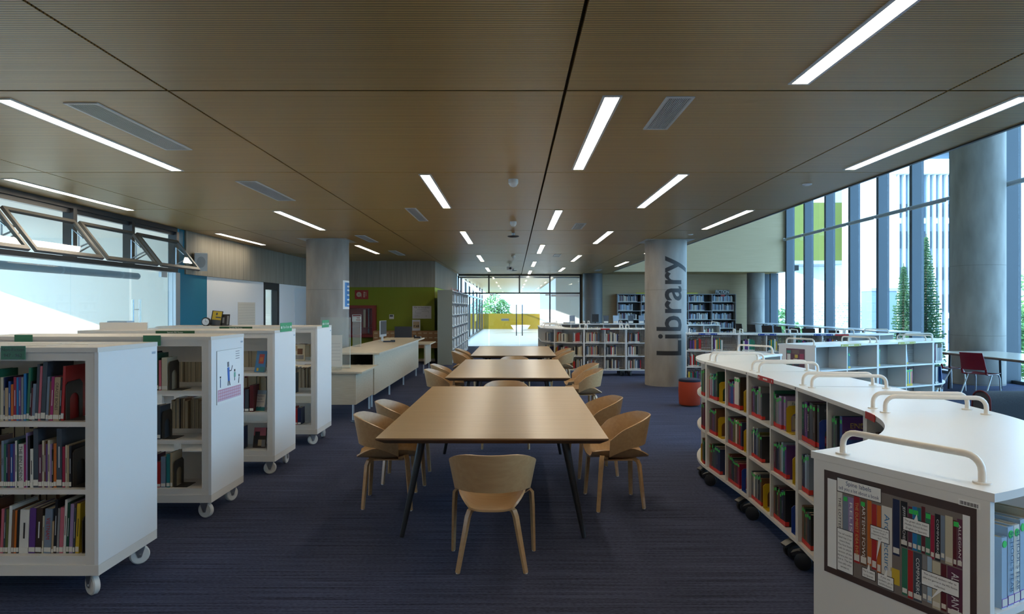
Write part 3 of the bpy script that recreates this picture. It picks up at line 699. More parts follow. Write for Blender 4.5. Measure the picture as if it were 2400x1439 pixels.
def book(MU, x, y, z, t, d, h, col, where, group, lean=0.0, call=True, band=None, dot=False, title=None, flip=False, text=None, tcol=None):
    """MU unit frame; spine on the local y side, x to the right"""
    M = MU @ Matrix.Translation((x, y, z))
    if flip: M = M @ Matrix.Rotation(math.pi, 4, 'Z')
    if lean > 0: M = M @ Matrix.Translation((t,0,0)) @ Matrix.Rotation(lean, 4, 'Y') @ Matrix.Translation((-t,0,0))
    elif lean < 0: M = M @ Matrix.Rotation(lean, 4, 'Y')
    S = Matrix.Diagonal((t, d, h, 1))
    o = link('book', UC); o.matrix_world = M @ S; obj_mat(o, BM[col])
    p = link('page_block', UP, o)
    if call and not flip: link('call_label', UL, o)
    if band and not flip:
        b = link('genre_band', UR, o); obj_mat(b, band)
    if dot and not flip: link('dot_sticker', UD, o)
    if title and not flip:
        b = link('spine_title', UT, o); obj_mat(b, title)
    if text:
        s, size, m = text
        Mt = Matrix.Diagonal((1/t, 1/d, 1/h, 1)) @ frame((t/2, -0.0035, h*0.56), (0,0,-1), (1,0,0))
        put_text(s, size, m, o, Mt, 'spine_lettering', width=None)
    NBOOK[0] += 1; o['_prev'] = LASTC.get(group, ''); LASTC[group] = col
    tag(o, '%s %s book %s' % (size_word(t, h), col, where), 'book', group)
    if flip: o['label'] = '%s %s book, pages outward, %s' % (size_word(t, h), col, where)
    return o
STUFF = MB(); STUFFMATS = list(BM.values())+[PAPER, CLEARLBL]; STUFFI = {k: i for i, k in enumerate(BM)}; PI_ = len(BM)
def far_book(MU, x, y, z, t, d, h, col, lean=0.0):
    M = MU @ Matrix.Translation((x, y, z))
    if lean: M = M @ Matrix.Translation((t,0,0)) @ Matrix.Rotation(lean, 4, 'Y') @ Matrix.Translation((-t,0,0))
    STUFF.add([(0,0,0),(t,0,0),(t,d,0),(0,d,0),(0,0,h),(t,0,h),(t,d,h),(0,d,h)], [(0,1,5,4),(1,2,6,5),(3,0,4,7)], STUFFI[col], M)
    STUFF.add([(0.1*t,0.05*d,h-0.003),(0.9*t,0.05*d,h-0.003),(0.9*t,d,h-0.003),(0.1*t,d,h-0.003),(t,d,0),(0,d,0),(0,d,h),(t,d,h)], [(0,1,2,3),(4,5,6,7)], PI_, M)
    STUFF.add([(0.02*t,-0.0015,0.03*h),(0.98*t,-0.0015,0.03*h),(0.98*t,-0.0015,0.13*h),(0.02*t,-0.0015,0.13*h)], [(0,1,2,3)], PI_+1, M)
def bookend(MU, x, y, z, col, where, w=0.155, h=0.20, side=1):
    m = {'yellow': YELLOWB, 'blue': BLUEB, 'red': REDB, 'brown': BROWNB}[col]
    t = thing('bookend', '%s metal bookend with arched opening %s' % (col, where), 'bookend'); t.matrix_world = MU @ Matrix.Translation((x, y, z))
    # plate in the y-z plane with an arch cut out
    g = MB(); n = 10; iw = w*0.28; ih = h*0.50; out = []; inn = []
    for i in range(n+1):
        a = math.pi*i/n; inn.append((w/2-iw*math.cos(a), ih+iw*math.sin(a)*0.9))
        k = i/n; r = 0.16*w
        if k < 0.5: out.append((0 if k < 0.15 else r*(k-0.15)/0.35*1.0+0, h-r*1.0 if k < 0.15 else h-r*(1-(k-0.15)/0.35)))
        else: out.append((w if k > 0.85 else w-r*(0.85-k)/0.35, h-r if k > 0.85 else h-r*(1-(0.85-k)/0.35)))
    outer = [(0, 0)]+out+[(w, 0)]; inner = [(w/2-iw, 0)]+inn+[(w/2+iw, 0)]
    vs = [(0, a, b) for a, b in outer]+[(0, a, b) for a, b in inner]+[(0.004, a, b) for a, b in outer]+[(0.004, a, b) for a, b in inner]
    m_ = len(outer); fs = []
    for i in range(m_-1):
        fs += [(i, i+1, m_+i+1, m_+i), (2*m_+i, 3*m_+i, 3*m_+i+1, 2*m_+i+1), (i, 2*m_+i, 2*m_+i+1, i+1), (m_+i, m_+i+1, 3*m_+i+1, 3*m_+i)]
    g.add(vs, fs); g.build('plate', m, t)
    part('foot', m, t, (0.004, 0.10*side if side > 0 else 0.004, 0.0, w, 0.0, 0.003))
    return t

# ================================================================== WHITE MOBILE SHELF UNITS (left)
def castor_white(root, x, y, rz):
    c = MB(); M = TM((x, y, 0), rz)
    c.box(-0.05, 0.05, -0.04, 0.04, 0.128, 0.134, M=M)
    c.add([(-0.03,-0.026,0.128),(0.045,-0.026,0.128),(0.02,-0.024,0.045),(0.0,-0.024,0.045),(-0.03,-0.021,0.128),(0.045,-0.021,0.128),(0.02,-0.019,0.045),(0.0,-0.019,0.045)], [(0,1,2,3),(7,6,5,4),(0,4,5,1),(1,5,6,2),(2,6,7,3),(3,7,4,0)], M=M)
    c.add([(-0.03,0.021,0.128),(0.045,0.021,0.128),(0.02,0.019,0.045),(0.0,0.019,0.045),(-0.03,0.026,0.128),(0.045,0.026,0.128),(0.02,0.024,0.045),(0.0,0.024,0.045)], [(0,1,2,3),(7,6,5,4),(0,4,5,1),(1,5,6,2),(2,6,7,3),(3,7,4,0)], M=M)
    c.cyl((0.012, -0.03, 0.060), (0.012, 0.03, 0.060), 0.008, n=8, M=M)
    o = c.build('castor', ZINC, root)
    w = MB(); M2 = M @ Matrix.Translation((0.012, 0, 0.060)) @ Matrix.Rotation(R(90), 4, 'X')
    w.lathe([(0.053, -0.019), (0.060, -0.012), (0.060, 0.012), (0.053, 0.019)], 28, M=M2); w.build('wheel', NYLON, o, 40)
LU = []
names = ['first', 'second', 'third', 'fourth']
UNITNAME = ['the Non-Fiction sign unit', 'the cartoon-drawing unit', 'the third mobile unit', 'the desk-side mobile unit']
ULAB = ['white mobile double-sided shelf unit with Non-Fiction 947 - 962 sign', 'white mobile shelf unit with a cartoon drawing on its end panel',
        'white mobile shelf unit with a small green sign, third from the Non-Fiction one', 'white mobile shelf unit with a green sign, next to the reception desk']
SHZ = [1.004, 0.622, 0.246]
for i, y0 in enumerate((3.85, 5.29, 6.70, 8.15)):
    t = thing('mobile_shelf_unit', ULAB[i], 'shelf unit', (-4.27, y0, 0), 0, 'white mobile shelf units'); LU.append(t)
    L, D = 1.93, 0.635; zb, zt = 0.137, 1.425
    part('top_panel', CREAMW, t, (-0.004, L+0.0, -0.006, D+0.006, zt-0.027, zt))
    part('end_panel', WHITE_END, t, (L-0.022, L, 0, D, zb+0.06, zt-0.0275)); part('end_panel', WHITE_END, t, (0, 0.022, 0, D, zb+0.06, zt-0.0275))
    part('plinth', CREAMW, t, (0, L, 0.001, D-0.001, zb, zb+0.059))
    part('header', CREAMW, t, (0.022, L-0.022, 0.004, 0.022, zt-0.075, zt-0.0275)); part('header', CREAMW, t, (0.022, L-0.022, D-0.022, D-0.004, zt-0.075, zt-0.0275))
    for k, x in enumerate((0.022, L/2-0.027, L-0.075)):
        for yy in (0.002, D-0.042): part('post', CREAMW, t, (x, x+0.053, yy, yy+0.04, zb+0.0595, zt-0.075))
    for b, (xa, xb) in enumerate(((0.0225, L/2), (L/2, L-0.0225))):
        for z in SHZ: part('shelf', CREAMW, t, (xa, xb-0.001, 0.008, D-0.008, z-0.028 if z > 0.3 else zb+0.0595, z))
        for z, hh in ((SHZ[0]+0.20, 0.15), (SHZ[0], 0.035), (SHZ[1], 0.035), (SHZ[2], 0.22)):
            part('back_strip', CREAMW, t, (xa, xb-0.001, D/2-0.006, D/2+0.006, z+0.0005, z+hh))
    for x, y, a in ((L-0.09, 0.085, -35), (L-0.08, D-0.09, 40), (0.09, 0.085, 20), (0.09, D-0.09, -10)): castor_white(t, x, y, R(a+i*25))
    part('asset_tag', mat('tag_grey', (0.35, 0.42, 0.5), 0.5), t, (L, L+0.001, D-0.065, D-0.02, zt-0.075, zt-0.06))
L, D, zt = 1.93, 0.635, 1.425
# signs on the units (parts of the unit they clip on)
def sign_front(t, x0, x1, z0, z1, m, lines, ink, size, y=-0.0065):
    s = part('shelf_sign', m, t, (x0, x1, y-0.004, y, z0, z1))
    for k, (tx, dz) in enumerate(lines):
        put_text(tx, size, ink, s, frame(((x0+x1)/2, y-0.0048, (z0+z1)/2+dz), (1,0,0), (0,0,1)))
    return s
px = lambda p, Y: (p-1203)*Y/1600+4.27
sg = sign_front(LU[0], px(5, 3.85), px(62, 3.85), 1.358, 1.434, SIGNGREEN, [('Non-Fiction', 0.017), ('947 - 962', -0.016)], INK, 0.027)
part('clear_holder', GLASS, sg, (px(5,3.85)-0.002, px(62,3.85)+0.006, -0.0135, -0.0125, 1.352, 1.437))
sign_front(LU[1], px(36, 5.29), px(78, 5.29), 1.36, 1.44, SIGNGREEN, [], INKGREEN, 0.02)
sign_front(LU[1], px(337, 5.29), px(378, 5.29), 1.355, 1.435, SIGNGREEN, [], INKGREEN, 0.02)
for u, Y, a, b in ((2, 6.70, 366, 457), (3, 8.15, 515, 592)):
    xa, xb = px(a, Y), px(b, Y)
    s = part('shelf_strip', SIGNDKGREEN, LU[u], (xa, xb, -0.0105, -0.0065, zt-0.03, zt-0.002))
    put_text('Spanish MG Fiction', 0.02, INKWHITE, s, frame(((xa+xb)/2, -0.0112, zt-0.017), (1,0,0), (0,0,1)))
for u, ya, yb in ((2, 0.15, 0.50), (3, 0.20, 0.50)):
    s = part('end_sign', mat('bright_sign_green', (0.03, 0.30, 0.12), 0.5), LU[u], (L+0.0005, L+0.0045, ya, yb, zt-0.02, zt+0.07))
    put_text('Non-Fiction', 0.04, INKWHITE, s, frame((L+0.005, (ya+yb)/2, zt+0.025), (0,1,0), (0,0,1)))
    part('print_block', INKWHITE, s, (L+0.0046, L+0.005, ya+0.015, ya+0.05, zt+0.012, zt+0.035), (L+0.0046, L+0.005, yb-0.05, yb-0.015, zt+0.012, zt+0.035))
# drawing sheet taped to the second unit's end panel
X0 = -2.34; dr = thing('drawing_sheet', 'white paper sheet with a stick-figure cartoon and pink grid, taped to end panel', 'poster', (X0, 5.63, 1.09))
def onend(name, m, y0, y1, z0, z1, par, dx=0.0): return part(name, m, par, (0.0012+dx, 0.0016+dx, y0-5.63, y1-5.63, z0-1.09, z1-1.09))
sh = part('sheet', PAPERW, dr, (0.0, 0.001, -0.245, 0.245, -0.21, 0.215)); part('sheet_edge', mat('sheet_edge_grey', (0.25, 0.24, 0.2), 0.7), dr, (0.0, 0.004, -0.249, -0.245, -0.21, 0.215), (0, 0.002, -0.245, 0.245, 0.215, 0.217))
gp = onend('pink_grid', mat('pale_pink_print', (0.62, 0.45, 0.55), 0.7), 5.40, 5.86, 0.90, 0.995, dr)
g = MB()
for k in range(4): g.box(0.0018, 0.0021, -0.22, 0.22, -0.175+0.024*k, -0.172+0.024*k)
for k in range(12): g.box(0.0018, 0.0021, -0.22+0.04*k, -0.218+0.04*k, -0.185, -0.1)
g.build('grid_lines', mat('red_print', (0.5, 0.12, 0.15), 0.7), dr)
def limb(pts, r, m, nm='figure_limb'):
    g = MB(); g.tube([(0.0022, a-5.63, b-1.09) for a, b in pts], r, 6, flat=(0.3, 1.0, (1,0,0))); g.build(nm, m, dr)
limb([(5.60, 1.16), (5.61, 1.05)], 0.017, mat('shirt_blue', (0.06, 0.16, 0.5), 0.7), 'figure_shirt'); limb([(5.60, 1.05), (5.595, 1.01)], 0.006, INK); limb([(5.62, 1.05), (5.635, 1.01)], 0.006, INK)
limb([(5.60, 1.165), (5.597, 1.205)], 0.014, mat('scribble_grey', (0.2, 0.2, 0.22), 0.7), 'figure_head'); limb([(5.62, 1.13), (5.66, 1.13), (5.685, 1.17)], 0.004, INK)
limb([(5.73, 1.11), (5.73, 1.07)], 0.014, mat('dress_green', (0.2, 0.45, 0.35), 0.7), 'figure_dress'); limb([(5.73, 1.07), (5.73, 1.04)], 0.004, INK); limb([(5.73, 1.115), (5.73, 1.135)], 0.009, INK, 'figure_head')
limb([(5.45, 1.08), (5.45, 1.01)], 0.005, INKBLUE); limb([(5.45, 1.085), (5.45, 1.10)], 0.008, INK, 'figure_head'); limb([(5.82, 1.06), (5.81, 1.01)], 0.005, INK); limb([(5.82, 1.065), (5.82, 1.085)], 0.008, INK, 'figure_head')
g = MB()
for k in range(4): g.box(0.0018, 0.0021, 0.12, 0.20, 0.13+0.02*k, 0.135+0.02*k)
g.build('text_lines', mat('scribble_grey', (0.2, 0.2, 0.22), 0.7), dr)

# ---- books of the Non-Fiction unit (seen spine by spine)
def shelf_row(unit, shelf, rows, zoomscale, base, where, group, Y=3.90, xoff=0, leanfrom=99, lean=R(3)):
    k = Y/1600
    for idx, (c, a, b, h, *tx) in enumerate(rows):
        x0 = ((a/zoomscale)-1203)*k; x1 = ((b/zoomscale)-1203)*k; t = (x1-x0)-0.0012; hh = (base-h)/zoomscale*k
        ln = lean if idx >= leanfrom else 0
        tt = tx[0] if tx else None
        title = None if tt else (INKWHITE if (sum(PAL[c]) < 0.5 and idx % 2) else (INK if sum(PAL[c]) > 1.0 and idx % 3 else None))
        book(Matrix(), x0, Y, SHZ[shelf], max(t, 0.008), min(0.235, 0.13+hh*0.30), min(hh, 0.335), c, where, group, ln, title=title, text=tt)
A = [('cream',8,70,480),('navy',70,98,480),('tan',100,165,690),('blue',167,213,560),('orange',215,268,620),('crimson',270,325,475),('bright blue',327,370,480),('purple',371,418,480),('grey',420,463,480),
 ('bright blue',470,520,405),('green',524,572,290),('black',574,600,560),('maroon',601,625,690),('grey-blue',627,690,610),('slate',692,745,220),('pink',750,800,260),('slate',806,895,140),('grey-blue',905,955,470),
 ('brown',957,985,560),('magenta',987,1045,470),('tan',1050,1165,480,('ORACLE BONES', 0.022, INK)),('black',1170,1200,480),('red',1205,1262,260)]
shelf_row(0, 0, A, 8.46, 1340, 'on the top shelf of '+UNITNAME[0], 'books on the top shelf of the Non-Fiction unit', leanfrom=10, lean=R(2.6))
bookend(Matrix(), (1300/8.46-1203)*3.9/1600, 3.90, SHZ[0]+0.001, 'brown', 'ending the top row in '+UNITNAME[0], 0.15, 0.225)
B = [('brown',0,24,450),('grey-blue',26,74,380,('YEMEN', 0.013, INK)),('green',76,114,440),('navy',116,146,440),('plum',148,190,440),('blue',192,244,440),('purple',246,280,440),('white',282,322,380),('dark green',324,340,360),
 ('white',342,448,440,('THE BIN LADENS', 0.026, INK)),('magenta',450,484,450),('lilac',486,519,230),('black',521,564,290),('white',566,624,530),('slate',627,720,130),('plum',722,788,450),('cream',790,830,375),('brown',832,858,390),('purple',860,893,440),
 ('cream',895,938,370),('lilac',940,969,440),('black',971,1004,540),('orange',1006,1058,430),('slate',1062,1160,120),('crimson',1170,1222,490),('cream',1225,1262,460),('tan',1265,1293,470),('black',1296,1342,480)]
shelf_row(0, 1, B, 8.0, 1255, 'on the middle shelf of '+UNITNAME[0], 'books on the middle shelf of the Non-Fiction unit')
bookend(Matrix(), (1360/8.0-1203)*3.9/1600, 3.90, SHZ[1]+0.001, 'brown', 'ending the middle row in '+UNITNAME[0], 0.15, 0.22)
Cc = [('pink',0,38,310),('slate',40,62,310),('olive',64,98,310),('white',100,140,270),('brown',142,176,320),('orange',178,206,330),('black',208,240,320),('white',243,365,320),('purple',370,450,300),('dark brown',455,535,300),('cream',538,562,400),
 ('grey-blue',566,660,310,('VIETNAM', 0.030, mat('red_lettering', (0.4, 0.02, 0.03), 0.5))),('tan',663,690,470),('black',692,728,190),('grey',731,762,300),('pink',765,815,290),('white',818,852,190),('dark green',855,890,230),('lilac',893,940,245),('slate',943,968,300),('yellow',975,1022,240)]
shelf_row(0, 2, Cc, 5.53, 885, 'on the bottom shelf of '+UNITNAME[0], 'books on the bottom shelf of the Non-Fiction unit', lean=R(2.2), leanfrom=0)
bookend(Matrix(), (1062/5.53-1203)*3.9/1600, 3.90, SHZ[2]+0.001, 'brown', 'ending the bottom row in '+UNITNAME[0], 0.15, 0.21)
# rows on the far side of the Non-Fiction unit, glimpsed above the front rows
def back_row(i, shelf, xa, xb, cols, hmin, hmax, where, group, y0, single=True):
    x = xa; r = random.Random(i*31+shelf)
    while x < xb:
        t = r.uniform(0.016, 0.034); 
        if x+t > xb: break
        if single: book(Matrix(), x+t, y0+D-0.035, SHZ[shelf], t-0.001, r.uniform(0.13, 0.17), r.uniform(hmin, hmax), r.choice(cols), where, group, flip=True)
        else: far_book(TM((x+t, y0+D-0.035, SHZ[shelf]), math.pi), 0, 0, 0, t-0.001, r.uniform(0.13, 0.17), r.uniform(hmin, hmax), r.choice(cols))
        x += t
back_row(0, 1, -3.35, -2.95, ['black', 'dark brown', 'navy', 'plum'], 0.26, 0.31, 'on the middle shelf of '+UNITNAME[0], 'books on the far side of the Non-Fiction unit', 3.85, False)
back_row(0, 2, -3.35, -2.75, ['black', 'dark brown', 'navy', 'brown'], 0.24, 0.29, 'on the bottom shelf of '+UNITNAME[0], 'books on the far side of the Non-Fiction unit', 3.85, False)

rf = random.Random(21)   # the rest of the Non-Fiction unit's rows, further along the shelf
for sh in range(3):
    for xa, xb in ((-4.20, -3.36), (-3.27, -2.945)):
        x = xa
        while x < xb-0.03:
            tt = rf.uniform(0.014, 0.034); far_book(Matrix(), x, 3.90, SHZ[sh], tt-0.001, 0.17, rf.uniform(0.20, 0.30), rf.choice(list(PAL))); x += tt
# ---- second unit: books around the visible bay
Y2 = 5.33; xp = lambda p, Y: (p-1203)*Y/1600
U2 = UNITNAME[1]
def row(Y, z, items, where, group, call=True, d=0.16):
    for it in items:
        c, a, b, h = it[:4]; ln = it[4] if len(it) > 4 else 0
        book(Matrix(), xp(a, Y), Y, z, xp(b, Y)-xp(a, Y)-0.001, d, h, c, where, group, ln, call=call)
row(Y2, SHZ[0], [('black',343,356,0.30),('dark green',357,371,0.29),('pink',372,378,0.235),('cream',379,392,0.255)], 'on the top shelf of '+U2, 'books on the top shelf of the drawing unit')
bookend(Matrix(), xp(397, Y2), Y2, SHZ[0]+0.001, 'brown', 'beside the top row of '+U2, 0.15, 0.23)
bookend(Matrix(), xp(380, Y2), Y2, SHZ[1]+0.001, 'brown', 'beside the middle row of '+U2, 0.15, 0.22)
row(Y2, SHZ[1], [('black',350,363,0.25),('slate',364,376,0.26)], 'on the middle shelf of '+U2, 'books on the middle shelf of the drawing unit')
row(Y2, SHZ[2], [('plum',352,364,0.25),('red',365,376,0.20),('grey-blue',377,388,0.24),('teal',390,398,0.26),('tan',399,404,0.27)], 'on the bottom shelf of '+U2, 'books on the bottom shelf of the drawing unit')
bookend(Matrix(), xp(408, Y2), Y2, SHZ[2]+0.001, 'brown', 'beside the bottom row of '+U2, 0.15, 0.21)
back_row(1, 0, -2.85, -2.44, ['tan', 'cream', 'grey', 'brown'], 0.19, 0.22, 'on the top shelf of '+U2, 'books on the far side of the drawing unit', 5.29)
back_row(1, 1, -2.88, -2.44, ['tan', 'brown', 'cream', 'grey'], 0.24, 0.27, 'on the middle shelf of '+U2, 'books on the far side of the drawing unit', 5.29)
# ---- third unit
U3 = UNITNAME[2]; Y3 = 6.74
def cover_book(x, y, z, rz, tilt, w, h, t, col, label, prints, texts=(), pagecol=True):
    o = thing('book', label, 'book', (x, y, z), rz, None)
    o.rotation_euler = (tilt, 0, rz)
    m = BM[col] if col in BM else MATS[col]
    part('cover', m, o, (-w/2, w/2, 0, 0.003, 0, h), (-w/2, w/2, t-0.003, t, 0, h), (-w/2, -w/2+0.003, 0.003, t-0.003, 0, h))
    part('page_block', PAPER, o, (-w/2+0.003, w/2-0.004, 0.003, t-0.003, 0.003, h-0.003))
    for k, (pm_, a, b, c, d) in enumerate(prints): part('cover_print', pm_, o, (-w/2+w*a, -w/2+w*b, -0.0008-0.0002*k, -0.0001, h*c, h*d))
    for s, size, pm_, zz in texts: put_text(s, size, pm_, o, frame((0, -0.0022, h*zz), (1,0,0), (0,0,1)), 'cover_lettering')
    return o
cover_book(xp(611,6.86), 6.82, SHZ[0]+0.002, R(-14), R(-14), 0.115, 0.215, 0.02, 'bright blue', 'blue book with red patch cover propped on the top shelf of '+U3, [(BM['red'],0.3,0.8,0.4,0.85),(BM['yellow'],0.2,0.4,0.05,0.2),(BM['teal'],0.5,0.95,0.02,0.25),(BM['orange'],0.4,0.7,0.5,0.7)])
cover_book(xp(611,6.86), 6.80, SHZ[1]+0.002, R(-8), R(-16), 0.125, 0.205, 0.022, 'pale blue', 'pale blue picture-cover book propped on the middle shelf of '+U3, [(BM['teal'],0,1,0,0.17),(BM['white'],0.05,0.95,0.2,0.8),(INK,0.35,0.39,0.15,0.2),(INK,0.6,0.64,0.15,0.2)], [('Mauricio',0.022,BM['purple'],0.72),('Gorriti',0.018,INK,0.56),('imaginaciones',0.017,BM['purple'],0.44)])
cover_book(xp(609,6.86), 6.83, SHZ[2]+0.002, R(-4), R(-12), 0.125, 0.20, 0.018, 'dark brown', 'dark photo-cover book with pink top propped on the bottom shelf of '+U3, [(BM['pink'],0,1,0.6,1.0),(BM['black'],0.1,0.5,0.2,0.8),(BM['tan'],0.4,0.75,0.1,0.4),(BM['grey'],0.7,1,0.05,0.4)])
row(Y3, SHZ[1], [('plum',566,573,0.23),('slate',574,583,0.22),('maroon',585,594,0.26)], 'on the middle shelf of '+U3, 'books on the middle shelf of the third mobile unit')
row(Y3, SHZ[2], [('black',540,552,0.24),('navy',553,566,0.22)], 'on the bottom shelf of '+U3, 'books on the bottom shelf of the third mobile unit')
back_row(2, 0, -2.84, -2.44, ['tan', 'dark brown', 'brown', 'grey'], 0.18, 0.20, 'on the top shelf of '+U3, 'books on the far side of the third mobile unit', 6.70, False)
back_row(2, 1, -2.84, -2.44, ['white', 'green', 'yellow', 'magenta', 'navy', 'orange'], 0.29, 0.32, 'on the middle shelf of '+U3, 'books on the far side of the third mobile unit', 6.70, False)
# ---- fourth unit
U4 = UNITNAME[3]; Y4 = 8.19
cover_book(xp(702,8.28), 8.25, SHZ[0]+0.002, R(4), R(-10), 0.14, 0.20, 0.02, 'cream', 'cream book with brown sketch cover propped on the top shelf of '+U4, [(BM['grey'],0.1,0.9,0.1,0.35),(BM['brown'],0.35,0.8,0.4,0.75),(BM['tan'],0.1,0.35,0.6,0.9)])
row(Y4, SHZ[2], [('red',686,691,0.21),('red',692,697,0.19),('navy',698,705,0.20)], 'on the bottom shelf of '+U4, 'books on the bottom shelf of the desk-side unit')
row(Y4, SHZ[1], [('slate',680,690,0.24)], 'on the middle shelf of '+U4, 'books on the middle shelf of the desk-side unit')
back_row(3, 0, -2.80, -2.44, ['tan', 'dark brown', 'brown'], 0.17, 0.19, 'on the top shelf of '+U4, 'books on the far side of the desk-side unit', 8.15, False)
back_row(3, 1, -2.84, -2.44, ['tan', 'dark brown', 'brown', 'grey', 'maroon'], 0.25, 0.28, 'on the middle shelf of '+U4, 'books on the far side of the desk-side unit', 8.15, False)
# ---- things lying on top of the units
for k, (x, y, rz, w) in enumerate(((-2.86, 4.10, 6, 0.21), (-3.0, 4.35, 12, 0.30), (-2.66, 4.28, -20, 0.24))):
    o = MB().box(-w/2, w/2, -0.10, 0.10, 0, 0.0015).build('paper_sheet', PAPERW); o.location = (x, y, zt+0.0004); o.rotation_euler = (0, 0, R(rz))
    tag(o, ['white paper sheet lying near the corner of the Non-Fiction unit top', 'wide white paper sheet lying on the Non-Fiction unit top', 'turned white paper sheet on the Non-Fiction unit top'][k], 'paper')
t = thing('display_tray', 'cream slanted display tray on top of the third mobile shelf unit', 'tray', (-3.93, 6.98, zt))
part('board', CREAMW, t, (-0.24, 0.24, -0.10, -0.08, 0, 0.075)); part('base', CREAMW, t, (-0.24, 0.24, -0.08, 0.12, 0, 0.012))
t = thing('storage_box', 'small white box with pale blue lid at the end of the third unit top', 'box', (-4.15, 7.22, zt)); part('body', WALLW, t, (-0.10, 0.10, -0.07, 0.07, 0, 0.07)); part('lid', BM['pale blue'], t, (-0.102, 0.102, -0.072, 0.072, 0.07, 0.085))
t = thing('desk_clock', 'round black desk clock on the desk-side shelf unit', 'clock', (xp(484,8.45), 8.45, zt))
M_ = Matrix.Translation((0, 0, 0.05)) @ Matrix.Rotation(R(90), 4, 'X')
MB().lathe([(0.05, -0.02), (0.055, 0.0), (0.055, 0.02), (0.045, 0.025)], 28, M=M_).build('case', BLACKP, t, 40)
MB().lathe([(0.042, 0.0252), (0.042, 0.0262)], 28, M=M_).build('dial', mat('clock_dial', (0.6, 0.66, 0.72), 0.4), t, 40)
MB().box(-0.0015, 0.0015, -0.0275, -0.0268, 0.05, 0.083).box(0, 0.022, -0.0275, -0.0268, 0.0485, 0.0515).build('hands', INK, t)
t = thing('magazine_stand', 'black stand holding a yellow magazine and a dark booklet', 'magazine stand', (xp(512,8.5), 8.5, zt)); 
Mx = Matrix.Translation((-0.04,0,0.004)) @ Matrix.Rotation(R(-12), 4, 'X') @ Matrix.Rotation(R(5), 4, 'Y')
part('foot', BLACKP, t, (-0.12, 0.13, -0.05, 0.08, 0, 0.004)); MB().box(-0.068, 0.068, 0, 0.006, 0, 0.185).build('back_plate', BLACKP, t, None, Mx)
o = MB().box(-0.055, 0.058, -0.003, -0.0005, 0.004, 0.178).build('yellow_magazine', BM['yellow'], t, None, Mx); MB().box(-0.055, 0.058, -0.0045, -0.0032, 0.004, 0.07).box(-0.01, 0.055, -0.0045, -0.0032, 0.095, 0.11).box(-0.012, 0.006, -0.0045, -0.0032, 0.13, 0.16).build('magazine_print', BM['slate'], o)
My = Matrix.Translation((0.075,0.02,0.004)) @ Matrix.Rotation(R(-10), 4, 'X')
o = MB().box(-0.055, 0.05, 0, 0.006, 0, 0.14).build('dark_booklet', BM['black'], t, None, My); MB().box(0.018, 0.04, -0.002, -0.0004, 0.01, 0.12).box(-0.04, -0.015, -0.002, -0.0004, 0.03, 0.10).build('booklet_print', BM['grey'], o)

# ================================================================== LOW SHELVES ON CASTORS (right side and beyond)
ZT, ZB = 1.143, 0.128
SZ = [0.803, 0.482, 0.152]        # shelf tops
def black_castor(root, x, y, rz):
    M = TM((x, y, 0), rz); c = MB()
    c.cyl((0,0,0.10),(0,0,0.128), 0.014, n=10, M=M); c.box(-0.05,0.05,-0.03,0.03,0.122,0.1275,M=M)
    c.tube([(0.04,0,0.100),(0.0,0,0.112),(-0.06,0,0.108),(-0.10,0,0.088)], 0.02, 8, M=M, flat=(0.5,1.7))
    o = c.build('castor', BLACKP, root, 40)
    for s_ in (-1, 1):
        w = MB(); M2 = M @ Matrix.Translation((-0.03, s_*0.026, 0.053)) @ Matrix.Rotation(R(90), 4, 'X')
        w.lathe([(0.040,-0.016),(0.053,-0.011),(0.053,0.011),(0.040,0.016)], 22, M=M2); w.build('wheel', BLACKP, o, 40)
def rail(root, p0, p1):
    p0 = Vector(p0); p1 = Vector(p1); d = (p1-p0).normalized(); h = 0.078; r = 0.045; up = Vector((0,0,1)); pts = [p0]
    for k in range(6): a = R(90)*k/5; pts.append(p0+up*(h-r)+up*r*math.sin(a)+d*r*(1-math.cos(a)))
    for k in range(6): a = R(90)*(1-k/5); pts.append(p1+up*(h-r)+up*r*math.sin(a)-d*r*(1-math.cos(a)))
    pts.append(p1); g = MB(); g.tube(pts, 0.0105, 12)
    for p in (p0, p1): g.cyl(p, p+up*0.005, 0.024, n=18)
    g.build('top_rail', HANDLE, root, 50)
def strip(root, x0, x1, m, y=-0.013, marks=True):
    s = part('label_strip', m, root, (x0, x1, y-0.004, y, ZT-0.030, ZT+0.004))
    if marks:
        w = x1-x0; part('strip_print', INKWHITE, s, (x0+w*0.06, x0+w*0.09, y-0.0046, y-0.004, ZT-0.020, ZT-0.006), (x0+w*0.36, x0+w*0.46, y-0.0046, y-0.004, ZT-0.019, ZT-0.007), (x0+w*0.475, x0+w*0.64, y-0.0046, y-0.004, ZT-0.019, ZT-0.007), (x1-w*0.09, x1-w*0.06, y-0.0046, y-0.004, ZT-0.020, ZT-0.006))
